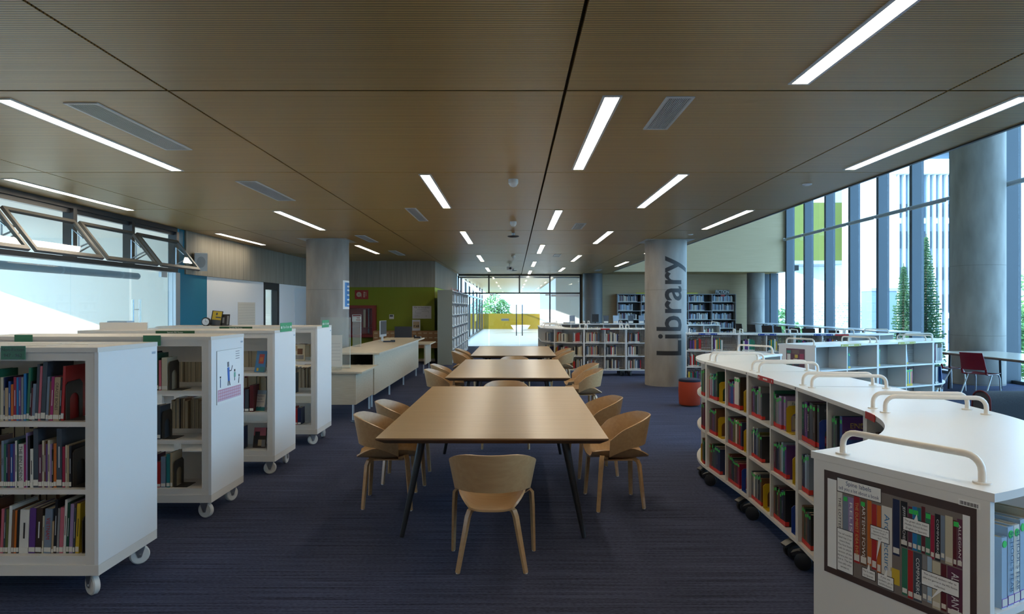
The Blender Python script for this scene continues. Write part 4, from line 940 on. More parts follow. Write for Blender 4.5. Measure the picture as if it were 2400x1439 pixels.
def module(loc, rz, L, label, D=0.59, back=None, bays=2, rows=SZ, castors=True, rails=True, group='low curved-run shelf modules on castors', front=WHITE):
    t = thing('low_shelf_module', label, 'shelf unit', (loc[0], loc[1], 0), rz, group); back = back or BACKP
    part('top_panel', front, t, (0.001, L-0.001, -0.012, D+0.012, ZT-0.024, ZT))
    for x in (0.002, L-0.022): part('side_panel', front, t, (x, x+0.02, 0, D, ZB, ZT-0.0245))
    part('base_panel', front, t, (0.0225, L-0.0225, 0, D, ZB, SZ[2]))
    part('back_panel', back, t, (0.0225, L-0.0225, D/2-0.006, D/2+0.006, SZ[2]+0.0005, ZT-0.025))
    bw = (L-0.044)/bays
    for b in range(1, bays):
        x = 0.022+bw*b
        part('divider', front, t, (x-0.009, x+0.009, 0.004, D/2-0.0065, SZ[2]+0.0005, ZT-0.025)); part('divider', front, t, (x-0.009, x+0.009, D/2+0.0065, D-0.004, SZ[2]+0.0005, ZT-0.025))
    for b in range(bays):
        xa = 0.0225+bw*b+(0.0095 if b else 0); xb = 0.0215+bw*(b+1)-(0.0095 if b < bays-1 else 0)
        for z in rows[:-1]:
            part('shelf', front, t, (xa, xb, 0.003, D/2-0.007, z-0.02, z)); part('shelf', front, t, (xa, xb, D/2+0.007, D-0.003, z-0.02, z))
    if rails:
        for x in (0.075, L-0.075): rail(t, (x, 0.07, ZT), (x, D-0.07, ZT))
    if castors:
        for x, y, a in ((0.10, 0.045, 60), (L-0.10, 0.045, 100), (0.10, D-0.045, -80), (L-0.10, D-0.045, -120)): black_castor(t, x, y, R(a))
    return t
def curved(C, r0, r1, a0, a1, label, front_out, divs=(0.5,), castors=True, group='low curved-run shelf modules on castors', back=None):
    t = thing('low_shelf_module', label, 'shelf unit', (C[0], C[1], 0), 0, group); back = back or BACKP
    rm = (r0+r1)/2; e = math.degrees(0.02/rm)
    MB().sector(r0-0.012, r1+0.012, a0, a1, ZT-0.024, ZT, 36).build('top_panel', WHITE, t, 30)
    def radial(name, a, ra, rb, y0, y1, z0, z1):
        M = Matrix.Rotation(R(a), 4, 'Z'); return MB().box(ra, rb, y0, y1, z0, z1, M=M).build(name, WHITE, t)
    off = math.degrees(0.012/r1)
    radial('end_panel', a0, r0, r1, 0.0005, 0.02, ZB, ZT-0.0245); radial('end_panel', a1, r0, r1, -0.02, -0.0005, ZB, ZT-0.0245)
    MB().sector(r0, r1, a0+2*off+0.4, a1-2*off-0.4, ZB, SZ[2], 30).build('base_panel', WHITE, t, 30)
    MB().sector(rm-0.006, rm+0.006, a0+2*off+0.4, a1-2*off-0.4, SZ[2]+0.0005, ZT-0.025, 30).build('back_panel', back, t, 30)
    for f in divs:
        a = a0+(a1-a0)*f; radial('divider', a, r0+0.004, rm-0.007, -0.009, 0.009, SZ[2]+0.0005, ZT-0.025); radial('divider', a, rm+0.007, r1-0.004, -0.009, 0.009, SZ[2]+0.0005, ZT-0.025)
    cuts = [a0+2*off+0.4]+[a0+(a1-a0)*f for f in divs]+[a1-2*off-0.4]
    for k in range(len(cuts)-1):
        g0 = 0.75 if k else 0; g1 = 0.75 if k < len(cuts)-2 else 0
        for z in SZ[:-1]:
            MB().sector(r0+0.003, rm-0.0065, cuts[k]+g0, cuts[k+1]-g1, z-0.02, z, 14).build('shelf', WHITE, t, 30)
            MB().sector(rm+0.0065, r1-0.003, cuts[k]+g0, cuts[k+1]-g1, z-0.02, z, 14).build('shelf', WHITE, t, 30)
    for a in (a0+math.degrees(0.075/rm), a1-math.degrees(0.075/rm)):
        c, s_ = math.cos(R(a)), math.sin(R(a)); rail(t, ((r0+0.07)*c, (r0+0.07)*s_, ZT), ((r1-0.07)*c, (r1-0.07)*s_, ZT))
    if castors:
        for a in (a0+6, a1-6):
            for r in (r0+0.07, r1-0.07): black_castor(t, r*math.cos(R(a)), r*math.sin(R(a)), R(a+200))
    return t
# ---- the S-shaped run nearest the long tables
C1 = (0.5655, 3.472)
m1 = curved(C1, 1.175, 1.765, -65.2, -5, 'white curved shelf module with spine-label poster on its end panel', False)
J = [(1.736, 3.37), (1.827, 4.40), (1.856, 5.41), (1.815, 6.43)]
def seg(a, b):
    d = Vector((b[0]-a[0], b[1]-a[1])); return a, math.atan2(d.y, d.x), d.length
ML = ['straight white shelf module joined to the poster-ended curved one', 'straight white shelf module with a red genre strip on its top edge', 'straight white shelf module next to the curved far end of the S-shaped run']
S_ = []
for k in range(3):
    loc, rz, LL = seg(J[k+1], J[k]); mm = module(loc, rz, LL, ML[k]); S_.append((mm, TM((loc[0], loc[1], 0), rz), LL))
strip(S_[1][0], 0.30, 0.62, SIGNRED)
for k in range(3):   # small black joint plugs
    g = MB(); g.cyl((0.012, -0.0125, ZT-0.012), (0.012, -0.0135, ZT-0.012), 0.008, n=10); g.build('joint_plug', BLACKP, S_[k][0])
m5 = curved((3.578, 6.507), 1.175, 1.765, 122.5, 182.5, 'white curved shelf module ending the S-shaped run beside the orange stool', True)
g = MB(); g.sector(1.156, 1.160, -14, -7.5, ZT-0.03, ZT+0.004, 6); q = g.build('label_strip', SIGNRED, m1, 40)
# poster on the end panel of the first curved module
u0 = R(-65.2); rad = Vector((math.cos(u0), math.sin(u0), 0)); nrm = Vector((math.sin(u0), -math.cos(u0), 0))
def PM(u, v, lift=0.0):   # u metres from the inner edge, v height
    p = Vector((C1[0], C1[1], 0))+rad*(1.175+u)+nrm*lift; return (p.x, p.y, v)
pt = thing('spine_label_poster', 'brown-framed laminated poster about spine labels on the shelf end panel', 'poster', PM(0.30, 0.915, 0.0))
PMW = frame(PM(0.30, 0.915, 0.0005), tuple(rad), (0, 0, 1)); pt.matrix_world = PMW
pw, ph = 0.51, 0.35
fp = lambda a: -pw/2+pw*a
fq = lambda b: ph/2-ph*b
def pbox(name, m, a0, a1, b0, b1, lv, par=pt): return MB().box(fp(a0), fp(a1), fq(b1), fq(b0), 0.0002*lv, 0.0002*lv+0.0002).build(name, m, par)
bd = pbox('border', mat('poster_brown', (0.060, 0.036, 0.030), 0.4), 0, 1, 0, 1, 0)
pbox('white_margin', PAPERW, 0.028, 0.965, 0.075, 0.94, 1)
pic = pbox('photo_print', mat('poster_photo_grey', (0.18, 0.15, 0.13), 0.5), 0.10, 0.925, 0.075, 0.94, 2)
# photographed spines: (u0,u1,v0,v1,color,text,ink)
SP = [(0.105,0.145,0.18,0.62,'white','THE LOTTERY',INK),(0.15,0.19,0.20,0.62,'grey-blue','',INK),(0.19,0.23,0.20,0.66,'lilac','RELISH',INKWHITE),(0.232,0.275,0.16,0.80,'red','THE DUMBEST IDEA EVER',INKGOLD),(0.28,0.325,0.18,0.80,'brown','ARTEMIS FOWL',INKWHITE),(0.33,0.36,0.18,0.78,'orange','',INK),(0.362,0.395,0.2,0.80,'red','',INK),
 (0.398,0.425,0.2,0.82,'orange','',INK),(0.43,0.50,0.19,0.84,'white','Architecture',mat('poster_blue_ink', (0.05, 0.2, 0.42), 0.5)),(0.505,0.55,0.10,0.60,'navy','',INK),(0.557,0.60,0.10,0.50,'black','JEFFREY ARCHER',INKWHITE),(0.604,0.63,0.13,0.5,'plum','',INK),(0.632,0.66,0.12,0.5,'bright blue','',INK),(0.662,0.685,0.12,0.5,'teal','',INK),(0.687,0.71,0.1,0.5,'maroon','',INK),(0.712,0.74,0.14,0.5,'green','',INK),
 (0.742,0.765,0.15,0.52,'crimson','',INK),(0.768,0.80,0.13,0.52,'black','COMPAÑERO',INKWHITE),(0.802,0.825,0.13,0.5,'grey-blue','',INK),(0.828,0.87,0.12,0.52,'cream','',INK),(0.872,0.893,0.14,0.52,'maroon','',INK),(0.895,0.924,0.12,0.52,'plum','ALLEGIANT',INKWHITE),
 (0.565,0.60,0.51,0.92,'green','',INK),(0.603,0.635,0.51,0.93,'red','',INK),(0.638,0.69,0.51,0.93,'slate','COMPAÑERO',INKWHITE),(0.694,0.72,0.51,0.9,'grey','',INK),(0.723,0.75,0.51,0.9,'pale blue','',INK),(0.753,0.80,0.53,0.93,'cream','',INK),(0.804,0.835,0.53,0.92,'maroon','',INK),(0.84,0.924,0.53,0.94,'plum','ALLEGIANT',INKWHITE)]
for a, b, v0, v1, c, tx, ink in SP:
    o = pbox('printed_spine', BM[c], a, b, v0, v1, 3)
    o2 = pbox('printed_label', CLEARLBL, a+0.003, b-0.003, v1-0.10*(v1-v0)-0.02, v1-0.02, 4, o)
    if tx:
        put_text(tx, 0.02, ink, o, frame(((fp(a)+fp(b))/2, (fq(v0)+fq(v1))/2, 0.0012), (0,-1,0), (1,0,0)), width=ph*(v1-v0)*0.78, height=pw*(b-a)*0.5)
pbox('printed_label', BM['yellow'], 0.49, 0.55, 0.72, 0.86, 3)
for a in (0.155, 0.285, 0.61, 0.64, 0.715, 0.876): pbox('printed_dot', GREENDOT, a, a+0.028, 0.21 if a < 0.5 else 0.15, 0.25 if a < 0.5 else 0.19, 5)
def callout(a0, a1, b0, b1, lines, size, tail=None):
    o = pbox('callout_outline', INK, a0-0.004, a1+0.004, b0-0.006, b1+0.006, 6); pbox('callout', PAPERW, a0, a1, b0, b1, 7, o)
    if tail:
        (ta, tb_), bw_ = tail; s0 = 1 if tb_ < b0 else -1; bb = b0 if s0 > 0 else b1
        x1, x2 = fp((a0+a1)/2-bw_), fp((a0+a1)/2+bw_)
        MB().prism([(x1, fq(bb)), (fp(ta), fq(tb_)), (x2, fq(bb))][::(-1 if s0 > 0 else 1)], 0.0016, 0.0018).build('callout_tail', PAPERW, o)
    n = len(lines); h = ph*(b1-b0)
    for i, s in enumerate(lines):
        q = put_text(s, size, INK if size < 0.018 else INKBLUE, o, frame(((fp(a0)+fp(a1))/2, fq(b0)-h*(0.06+0.88*(i+0.5)/n), 0.0020), (1,0,0), (0,1,0)))
        wd = max(v.co.x for v in q.data.vertices)-min(v.co.x for v in q.data.vertices); lim = pw*(a1-a0)*0.93
        if wd > lim:
            for v in q.data.vertices: v.co.x *= lim/wd; v.co.y *= max(lim/wd, 0.8)
callout(0.108, 0.425, 0.045, 0.17, ['Spine labels', 'tell you a lot about a book'], 0.0205)
callout(0.108, 0.225, 0.53, 0.93, ['The call number', 'label has 2 or', 'more lines.', 'The first line/s', 'tells in which', 'section of the', 'library you can', 'find it. The last', 'line tells who', 'wrote it.'], 0.0095)
callout(0.355, 0.48, 0.40, 0.52, ['Find this book on the', 'Spanish Grade 7', 'Independent Reading', 'Shelf'], 0.0068, ((0.395, 0.70), 0.01))
callout(0.575, 0.735, 0.235, 0.345, ['The green dots mean', 'Middle School fiction', '(English or Spanish)'], 0.0085, ((0.66, 0.18), 0.012))
callout(0.295, 0.385, 0.82, 0.90, ['The S refers', 'to Spanish'], 0.0085, ((0.345, 0.75), 0.01))
callout(0.405, 0.51, 0.815, 0.925, ['if you see', 'numbers, go to', 'NON-fiction'], 0.0085, ((0.47, 0.74), 0.01))
callout(0.69, 0.905, 0.64, 0.76, ['The colored stickers refer to', 'different genres in the MG fiction', 'collection'], 0.0082, ((0.745, 0.86), 0.012))
bc = thing('barcode_label', 'small barcode sticker on the shelf end above the poster', 'label'); bc.matrix_world = frame(PM(0.535, 1.098, 0.0005), tuple(rad), (0, 0, 1))
MB().box(-0.03, 0.03, -0.009, 0.009, 0, 0.0004).build('sticker', PAPERW, bc); g = MB()
for k in range(17): g.box(-0.026+0.003*k, -0.026+0.003*k+(0.0018 if k % 3 else 0.001), -0.006, 0.004, 0.0004, 0.0008)
g.build('bars', INK, bc)

# ---- books on the S-shaped run
DARK = ['navy', 'purple', 'slate', 'black', 'plum', 'blue', 'dark green', 'maroon', 'dark brown', 'brown', 'grey-blue', 'crimson']
SHN = ['top', 'middle', 'bottom']
def fill_bay(mi, b, shelf, cols, where, group, be=None, hr=(0.20, 0.24), maxw=None, texts={}, x_off=0.012, seed=0):
    mm, MU, LL = S_[mi]; bw = (LL-0.044)/2; x = 0.0225+bw*b+(0.0095 if b else 0)+x_off; r = random.Random(seed+mi*100+b*10+shelf); xm = 0.0215+bw*(b+1)-0.02
    for i, c in enumerate(cols):
        if isinstance(c, tuple): c, t, h = c
        else: t = r.uniform(0.024, 0.038); h = r.uniform(*hr)
        if x+t > xm: break
        book(MU, x, 0.022, SZ[shelf], t-0.001, 0.145+0.02*r.random(), min(h, 0.285), c, where, group, call=False, band=REDSTK, dot=True, title=(BM['grey'] if (i+shelf) % 3 == 1 else None) if sum(PAL[c]) < 0.5 else None, text=texts.get(i)); x += t
    if be and x < xm: bookend(MU, x+0.004, 0.022, SZ[shelf]+0.001, be, 'on the %s shelf %s' % (SHN[shelf], where.split(' of ', 1)[1] if ' of ' in where else where), 0.145, 0.185)
def W(shelf, bay, mod): return 'on the %s shelf of %s' % (SHN[shelf], ['bay A', 'bay B'][0] if False else mod)
NM = ['module joining the poster one', 'red-strip module', 'module before the curved end']
def fb(mi, b, sh, cols, be=None, **k):
    side = ['far bay', 'near bay'][b]; side = ['stool-side bay', 'poster-side bay'][b]
    fill_bay(mi, b, sh, cols, '%s shelf, %s, %s' % (SHN[sh], side, NM[mi]), 'books in %s, %s shelf, %s' % (side, SHN[sh], NM[mi]), None, **k)
    if be:
        mm, MU, LL = S_[mi]
        bookend(MU, be[1], 0.022, SZ[sh]+0.001, be[0], '%s shelf, %s, %s' % (SHN[sh], side, NM[mi]), 0.145, 0.185)
# module before the curved end (far straight module)
fb(2,0,0,['red','pale blue','crimson','pale blue','teal','navy','slate',('dark green',0.03,0.265)], ('yellow',0.30))
fb(2,1,0,['plum','purple','blue','blue','magenta',('white',0.05,0.265),('white',0.05,0.265),('dark brown',0.03,0.27)], ('yellow',0.885))
fb(2,0,1,['plum','dark green','maroon','purple','slate',('brown',0.04,0.24)], ('yellow',0.27))
fb(2,1,1,['slate','plum','purple','olive','olive','white',('brown',0.05,0.235),'red','navy'], ('yellow',0.885))
fb(2,0,2,['brown',('maroon',0.04,0.18),'dark green','slate',('slate',0.045,0.235),('navy',0.05,0.235),('navy',0.05,0.23)])
fb(2,1,2,['brown','plum','maroon','dark green','navy','brown','dark brown','plum','crimson'], ('blue',0.84))
# red-strip module
fb(1,0,0,['maroon','purple','slate','dark green','grey-blue',('grey',0.05,0.245),('slate',0.03,0.20)])
fb(1,1,0,[('green',0.02,0.255),'slate','grey','grey-blue',('lilac',0.045,0.23)], ('yellow',0.77))
fb(1,0,1,['slate',('white',0.022,0.235),'navy','navy','grey-blue','slate','olive',('black',0.045,0.20)])
fb(1,1,1,['plum','black','navy','slate','grey',('pale blue',0.03,0.235),'teal','purple'], ('yellow',0.88))
fb(1,0,2,[('slate',0.02,0.215)]+['grey','white','slate','grey','black','slate',('brown',0.02,0.21)], ('yellow',0.30))
fb(1,1,2,['brown','black','olive','plum','dark green',('navy',0.035,0.235),('black',0.04,0.25)], ('blue',0.86))
# module joining the poster one
fb(0,0,0,[('navy',0.05,0.245),('purple',0.05,0.255),('black',0.04,0.235),('slate',0.055,0.26),('dark brown',0.045,0.255)], ('blue',0.338), texts={0: ('RIORDAN', 0.028, GREENDOT), 1: ('FABLEHAVEN', 0.026, mat('lilac_lettering', (0.45, 0.2, 0.4), 0.5)), 2: ('MESSENGER', 0.02, INKWHITE)})
fb(0,1,0,[('slate',0.028,0.235),('green',0.02,0.24),('slate',0.03,0.23)])
fb(0,0,1,['navy','navy',('pale blue',0.03,0.24),('grey-blue',0.045,0.25)])
fb(0,1,1,['black','brown','navy'])
fb(0,0,2,['brown','dark green','brown','slate',('black',0.035,0.22)])
fb(0,1,2,['slate','navy','brown'])
# readable front covers turned towards the aisle end
mm, MU, LL = S_[0]
def module_cover(mi, xr, y, z, w, h, col, label, texts, prints=()):
    mm, MU, LL = S_[mi]; o = thing('book', label, 'book'); o.matrix_world = MU @ Matrix.Translation((xr, y, z)) @ Matrix.Rotation(R(90), 4, 'Z')
    part('cover', BM[col], o, (0, w, 0, 0.004, 0, h), (0, w, 0.03, 0.034, 0, h), (0, 0.004, 0.004, 0.03, 0, h)); part('page_block', PAPER, o, (0.004, w-0.004, 0.004, 0.03, 0.003, h-0.004))
    for k, (pm_, a, b, c, d) in enumerate(prints): part('cover_print', pm_, o, (w*a, w*b, -0.0006-0.0002*k, -0.0001, h*c, h*d))
    for s, size, pm_, zz in texts: put_text(s, size, pm_, o, frame((w/2, -0.0016, h*zz), (1,0,0), (0,0,1)), 'cover_lettering')
    part('genre_band', REDSTK, o, (-0.0008, 0.0, 0.002, 0.032, 0.01, 0.035)); part('dot_sticker', GREENDOT, o, (-0.0008, 0, 0.006, 0.03, h-0.04, h-0.02))
# x grows towards the poster; covers face the poster end
module_cover(0, 0.668, 0.03, SZ[0], 0.165, 0.25, 'blue', 'dark blue book lettered The End of Infinity, cover turned to the aisle', [('THE   OF', 0.014, INKGOLD, 0.83), ('END', 0.042, INKGOLD, 0.80), ('INFINITY', 0.036, INKGOLD, 0.64)], [(BM['purple'],0,1,0.5,1.0)])
module_cover(0, 0.318, 0.03, SZ[0], 0.155, 0.262, 'slate', 'dark book lettered Keeper of the Lost Cities, beside the blue bookend', [('KEEPER', 0.030, BM['grey-blue'], 0.88), ('OF THE', 0.008, BM['grey-blue'], 0.80), ('LOST', 0.030, BM['grey-blue'], 0.73), ('CITIES', 0.030, BM['grey-blue'], 0.59)], [(BM['crimson'],0.0,0.35,0.08,0.3),(BM['pink'],0.1,0.3,0.14,0.26),(BM['navy'],0.4,1,0.05,0.5)])
module_cover(1, 0.735, 0.03, SZ[0], 0.15, 0.235, 'lilac', 'lilac book with a pale title panel behind a yellow bookend', [('Family', 0.026, BM['teal'], 0.80)], [(BM['white'],0.08,1.0,0.72,0.88),(BM['cream'],0.3,0.9,0.05,0.45),(INK,0.42,0.75,0.38,0.62)])
# brown book in the near curved module, inner face
MC = Matrix.Translation((C1[0], C1[1], 0)) @ Matrix.Rotation(R(-8.5), 4, 'Z') @ Matrix.Translation((1.18+0.01, 0, 0)) @ Matrix.Rotation(R(-90), 4, 'Z')
o = book(MC, -0.01, 0.01, SZ[0], 0.045, 0.16, 0.245, 'dark brown', 'inside the curve of the poster module', 'books inside the poster module curve', call=False, band=REDSTK, dot=True)
o = book(MC, 0.040, 0.01, SZ[0], 0.035, 0.16, 0.23, 'brown', 'inside the curve of the poster module', 'books inside the poster module curve', call=False, band=REDSTK, dot=True)
# books on the outer face of the near curved module
for k, (a, c, t, h, tx) in enumerate(((-62.2,'pale blue',0.026,0.20,None),(-61.1,'pale blue',0.03,0.225,("SCHOOL'S FEAR",0.024,INKBLUE)),(-60.0,'white',0.03,0.225,("SCHOOL'S FEAR",0.024,INKBLUE)),(-58.9,'pale blue',0.026,0.235,None),(-57.9,'white',0.03,0.23,("SUMMER COVE",0.02,INK)),(-56.8,'cream',0.026,0.25,None))):
    MC = Matrix.Translation((C1[0], C1[1], 0)) @ Matrix.Rotation(R(a), 4, 'Z') @ Matrix.Translation((1.752, 0, 0)) @ Matrix.Rotation(R(90), 4, 'Z')
    o = book(MC, -t/2, 0.0, SZ[0], t, 0.16, h, c, 'near the red bookend, poster module outside', 'books on the outer face of the poster module', call=True, band=PURPSTK, dot=True, text=tx)
MC = Matrix.Translation((C1[0], C1[1], 0)) @ Matrix.Rotation(R(-55.6), 4, 'Z') @ Matrix.Translation((1.752, 0, 0)) @ Matrix.Rotation(R(90), 4, 'Z')
bookend(MC, 0, 0.0, SZ[0]+0.001, 'red', 'on the outer face of the poster module', 0.14, 0.19)
# books in the far curved module (left edge seen)
for k, (a, sh, c, t, h) in enumerate(((179,0,'slate',0.03,0.26),(177.8,0,'olive',0.035,0.25),(178.5,1,'plum',0.03,0.24),(177.3,1,'maroon',0.03,0.25),(178.5,2,'dark green',0.035,0.22),(177.2,2,'brown',0.03,0.24),(175.8,0,'green',0.035,0.24),(175.8,1,'dark brown',0.035,0.23))):
    MC = Matrix.Translation((3.578, 6.507, 0)) @ Matrix.Rotation(R(a), 4, 'Z') @ Matrix.Translation((1.752, 0, 0)) @ Matrix.Rotation(R(90), 4, 'Z')
    book(MC, -t/2, 0, SZ[sh], t, 0.16, h, c, '%s shelf, curved end module by the stool' % SHN[sh], 'books in the curved end module', call=False, band=REDSTK, dot=True)
MC = Matrix.Translation((3.578, 6.507, 0)) @ Matrix.Rotation(R(174.5), 4, 'Z') @ Matrix.Translation((1.752, 0, 0)) @ Matrix.Rotation(R(90), 4, 'Z')
bookend(MC, 0, 0, SZ[2]+0.001, 'yellow', 'bottom shelf of the curved end module', 0.145, 0.185)

# ---- middle run: half-empty bays, picture on its end panel
G1 = 'half-empty shelf modules near the window tables'
P0, P1, P2 = (4.03, 9.12), (5.22, 9.77), (6.40, 10.40)
def run(points, labels, group, **k):
    out = []
    for i in range(len(points)-1):
        loc, rz, LL = seg(points[i], points[i+1]); mm = module(loc, rz, LL, labels[i], group=group, **k); out.append((mm, TM((loc[0], loc[1], 0), rz), LL))
    return out
RB = run([P0, P1, P2], ['white half-empty shelf module with a picture on its end panel', 'white half-empty shelf module beside the curved end by the red chair'], G1, back=PEG, castors=True)
S_ = S_+RB
OLV = mat('olive_strip', (0.40, 0.38, 0.06), 0.5)
strip(RB[0][0], 0.52, 0.95, OLV); strip(RB[1][0], 0.45, 0.86, OLV)
mR, MR, LR = RB[0]
pc = thing('picture_print', 'dark red market-stall picture on the end of a half-empty shelf module', 'poster'); pc.matrix_world = MR @ frame((-0.0012, 0.30, 0.93), (0, -1, 0), (0, 0, 1))
MB().box(-0.16, 0.14, -0.19, 0.155, 0, 0.0012).build('sheet', BM['maroon'], pc)
for c, a, b, d, e in (('white',-0.145,-0.09,0.0,0.08),('green',-0.15,-0.08,0.09,0.13),('yellow',-0.02,0.03,0.03,0.075),('dark green',-0.155,-0.06,-0.17,-0.06),('orange',-0.05,0.0,-0.17,-0.10),('black',-0.03,0.05,-0.08,0.0),('crimson',0.06,0.13,-0.05,0.09),('pale blue',0.08,0.11,-0.18,-0.11),('tan',-0.04,0.02,-0.03,0.02),('olive',0.01,0.05,-0.16,-0.1),('brown',-0.06,0.05,0.085,0.14)):
    MB().box(a, b, d, e, 0.0013, 0.0018).build('picture_patch', BM[c], pc)
SHW = lambda s: 'on the %s shelf of the half-empty modules' % s
GB = 'books in the half-empty modules'
o = thing('book', 'pale pink picture book leaning in the half-empty module bay', 'book', group=None); o.matrix_world = MR @ Matrix.Translation((0.12, 0.12, SZ[0]+0.002)) @ Matrix.Rotation(R(-14), 4, 'X') @ Matrix.Rotation(R(-3), 4, 'Y')
part('cover', mat('pale_pink_cover', (0.60, 0.52, 0.66), 0.35), o, (-0.085, 0.095, 0, 0.003, 0, 0.25), (-0.085, 0.095, 0.012, 0.015, 0, 0.25)); part('page_block', PAPER, o, (-0.083, 0.093, 0.003, 0.012, 0.002, 0.248)); part('cover_print', BM['pink'], o, (-0.07, 0.08, -0.0006, -0.0001, 0.17, 0.22))
def side(mi, items, sh, xs):
    mm, MU, LL = RB[mi]; x = xs
    for c, t, h, ln in items:
        book(MU, x, 0.03, SZ[sh], t, 0.15, h, c, SHW(SHN[sh]), GB, ln, call=False, band=MATS['yellow_bookend_metal'], dot=True); x += t+0.001
side(0, [('teal',0.03,0.215,0),('navy',0.02,0.20,R(-4))], 0, 0.735)
side(1, [('yellow',0.03,0.235,0),('green',0.022,0.255,0)], 0, 0.04); side(1, [('pale blue',0.035,0.235,R(-10))], 0, 0.725)
side(1, [('green',0.03,0.25,0),('yellow',0.028,0.245,0),('bright blue',0.03,0.255,0),('yellow',0.025,0.25,0),('pink',0.03,0.255,0)], 1, 0.715); side(1, [('dark green',0.03,0.17,0),('plum',0.03,0.18,0),('teal',0.026,0.17,0)], 1, 0.04)
CR = (P2[0]-0.47*1.2, P2[1]+0.883*1.2)
mC = curved((CR[0], CR[1]), 0.62, 1.2, -61.8, -1.8, 'white curved shelf module with a row of dark magazines, by the red chair', True, divs=(), group=G1)
def cbook(a, sh, c, t, h, ln=0):
    MC = Matrix.Translation((CR[0], CR[1], 0)) @ Matrix.Rotation(R(a), 4, 'Z') @ Matrix.Translation((1.185, 0, 0)) @ Matrix.Rotation(R(90), 4, 'Z')
    far_book(MC, -t/2, 0, SZ[sh], t, 0.16, h, c, ln)
for k in range(8): cbook(-57.5+1.75*k, 0, ['plum','white','slate','grey','black','grey','slate','white'][k], 0.03, 0.29 if k in (0,1,7) else 0.23)
for k in range(3): cbook(-57.5+1.6*k, 1, ['slate','white','black'][k], 0.028, 0.26)
for k in range(9): cbook(-57.5+1.8*k, 2, ['slate','pale blue','white','brown','dark brown','white','slate','pale blue','grey'][k], 0.03, 0.20+0.03*(k%3))
cbook(-45, 1, 'blue', 0.028, 0.27, R(-14))

# ---- run behind the Library column (perforated backs) and the U-shaped run by the glass doors
G2 = 'low shelf modules behind the Library column'
rb2 = run([(3.42, 13.55), (4.40, 13.30), (5.40, 13.10), (6.42, 13.00)], ['low shelf module with perforated back right beside the Library column', 'low perforated-back shelf module with a blue strip, second from the Library column', 'low perforated-back shelf module, third from the Library column'], G2, back=PEG)
rb2 = rb2[:0]+rb2
BLUS = mat('blue_strip', (0.02, 0.06, 0.28), 0.5)
strip(rb2[0][0], 0.25, 0.60, BLUS); strip(rb2[1][0], 0.35, 0.68, BLUS); strip(rb2[2][0], 0.35, 0.70, BLUS)
r = random.Random(5)
def far_fill(mm, bay, sh, cols, n, h=(0.19, 0.25), x0=0.02, t=(0.018, 0.032), bays=2, z=None, d=0.15, y=0.025, lean=0):
    _, MU, LL = mm; bw = (LL-0.044)/bays; x = 0.0225+bw*bay+x0; xm = 0.0215+bw*(bay+1)-0.012
    for i in range(n):
        tt = r.uniform(*t)
        if x+tt > xm: break
        far_book(MU, x, y, (SZ[sh] if z is None else z), tt-0.001, d, r.uniform(*h), r.choice(cols), lean); x += tt
    return x
MID = ['navy','orange','red','slate','green','teal','dark green','purple','white','yellow','black']
for k, mm in enumerate(rb2):
    for b in range(2):
        for sh in range(3): far_fill(mm, b, sh, MID, r.choice([7, 8, 9, 6]) if k < 2 else 8, x0=0.03)
curved((6.42+0.098*1.2, 13.0+0.995*1.2), 0.62, 1.2, -95.6, -35.6, 'low curved shelf module with a red strip ending the run behind the Library column', True, group=G2)
part('label_strip', SIGNRED, rb2[2][0], (0.74, 0.99, -0.017, -0.013, ZT-0.03, ZT+0.004))
G3 = 'low shelf modules of the U-shaped run by the glass doors'
rb3 = run([(1.71, 16.5), (2.73, 16.5), (3.75, 16.5)], ['low shelf module of the U-shaped run, next to its curved corner', 'low shelf module of the U-shaped run, partly behind the Library column'], G3, back=PEG)
WARM = ['white','cream','grey','black','brown','slate','red','tan','navy','grey-blue']
for mm in rb3:
    for b in range(2):
        for sh in range(3): far_fill(mm, b, sh, WARM, r.choice([10, 11, 12, 9]), (0.20, 0.26), t=(0.02, 0.034), x0=0.03)
strip(rb3[0][0], 0.40, 0.62, SIGNRED, marks=False)
cu = curved((1.71, 17.5), 0.41, 1.0, 180, 270, 'low curved corner module of the U-shaped run, facing the tables', True, group=G3)
for f in (0.30, 0.62, 0.9):
    for sh in range(3):
        for k in range(9):
            a = 183+87*f-8*0+1.6*k-6
            if a > 267.5: break
            MC = Matrix.Translation((1.71, 17.5, 0)) @ Matrix.Rotation(R(a), 4, 'Z') @ Matrix.Translation((0.985, 0, 0)) @ Matrix.Rotation(R(90), 4, 'Z')
            far_book(MC, -0.012, 0, SZ[sh], 0.024, 0.14, r.uniform(0.19, 0.25), r.choice(WARM))
for k, (a, sh, c) in enumerate(((228, 0, 'yellow'), (262, 1, 'yellow'), (252, 2, 'yellow'), (226, 1, 'yellow'))):
    MC = Matrix.Translation((1.71, 17.5, 0)) @ Matrix.Rotation(R(a+2.2), 4, 'Z') @ Matrix.Translation((0.995, 0, 0)) @ Matrix.Rotation(R(90), 4, 'Z')
    bookend(MC, 0, -0.005, SZ[sh]+0.001, c, '%s shelf %s, curved corner module' % (SHN[sh], ['inner part', 'outer part', 'outer part', 'inner part'][k]), 0.14, 0.2)
rb4 = run([(0.71, 19.56), (0.71, 18.53), (0.71, 17.5)], ['low shelf module along the side of the U-shaped run, nearer the doors', 'low shelf module along the side of the U-shaped run, nearer the corner'], G3)
rb5 = run([(1.30, 21.4), (2.32, 21.4), (3.34, 21.4), (4.36, 21.4)], ['low shelf module at the back of the U-shaped run with a black monitor', 'low shelf module at the back of the U-shaped run, middle one', 'low shelf module at the back of the U-shaped run, behind the column'], G3)
for mm in rb4+rb5:
    for b in range(2):
        for sh in range(3): far_fill(mm, b, sh, WARM+['pale blue','white'], 12, (0.19, 0.25), t=(0.022, 0.034))
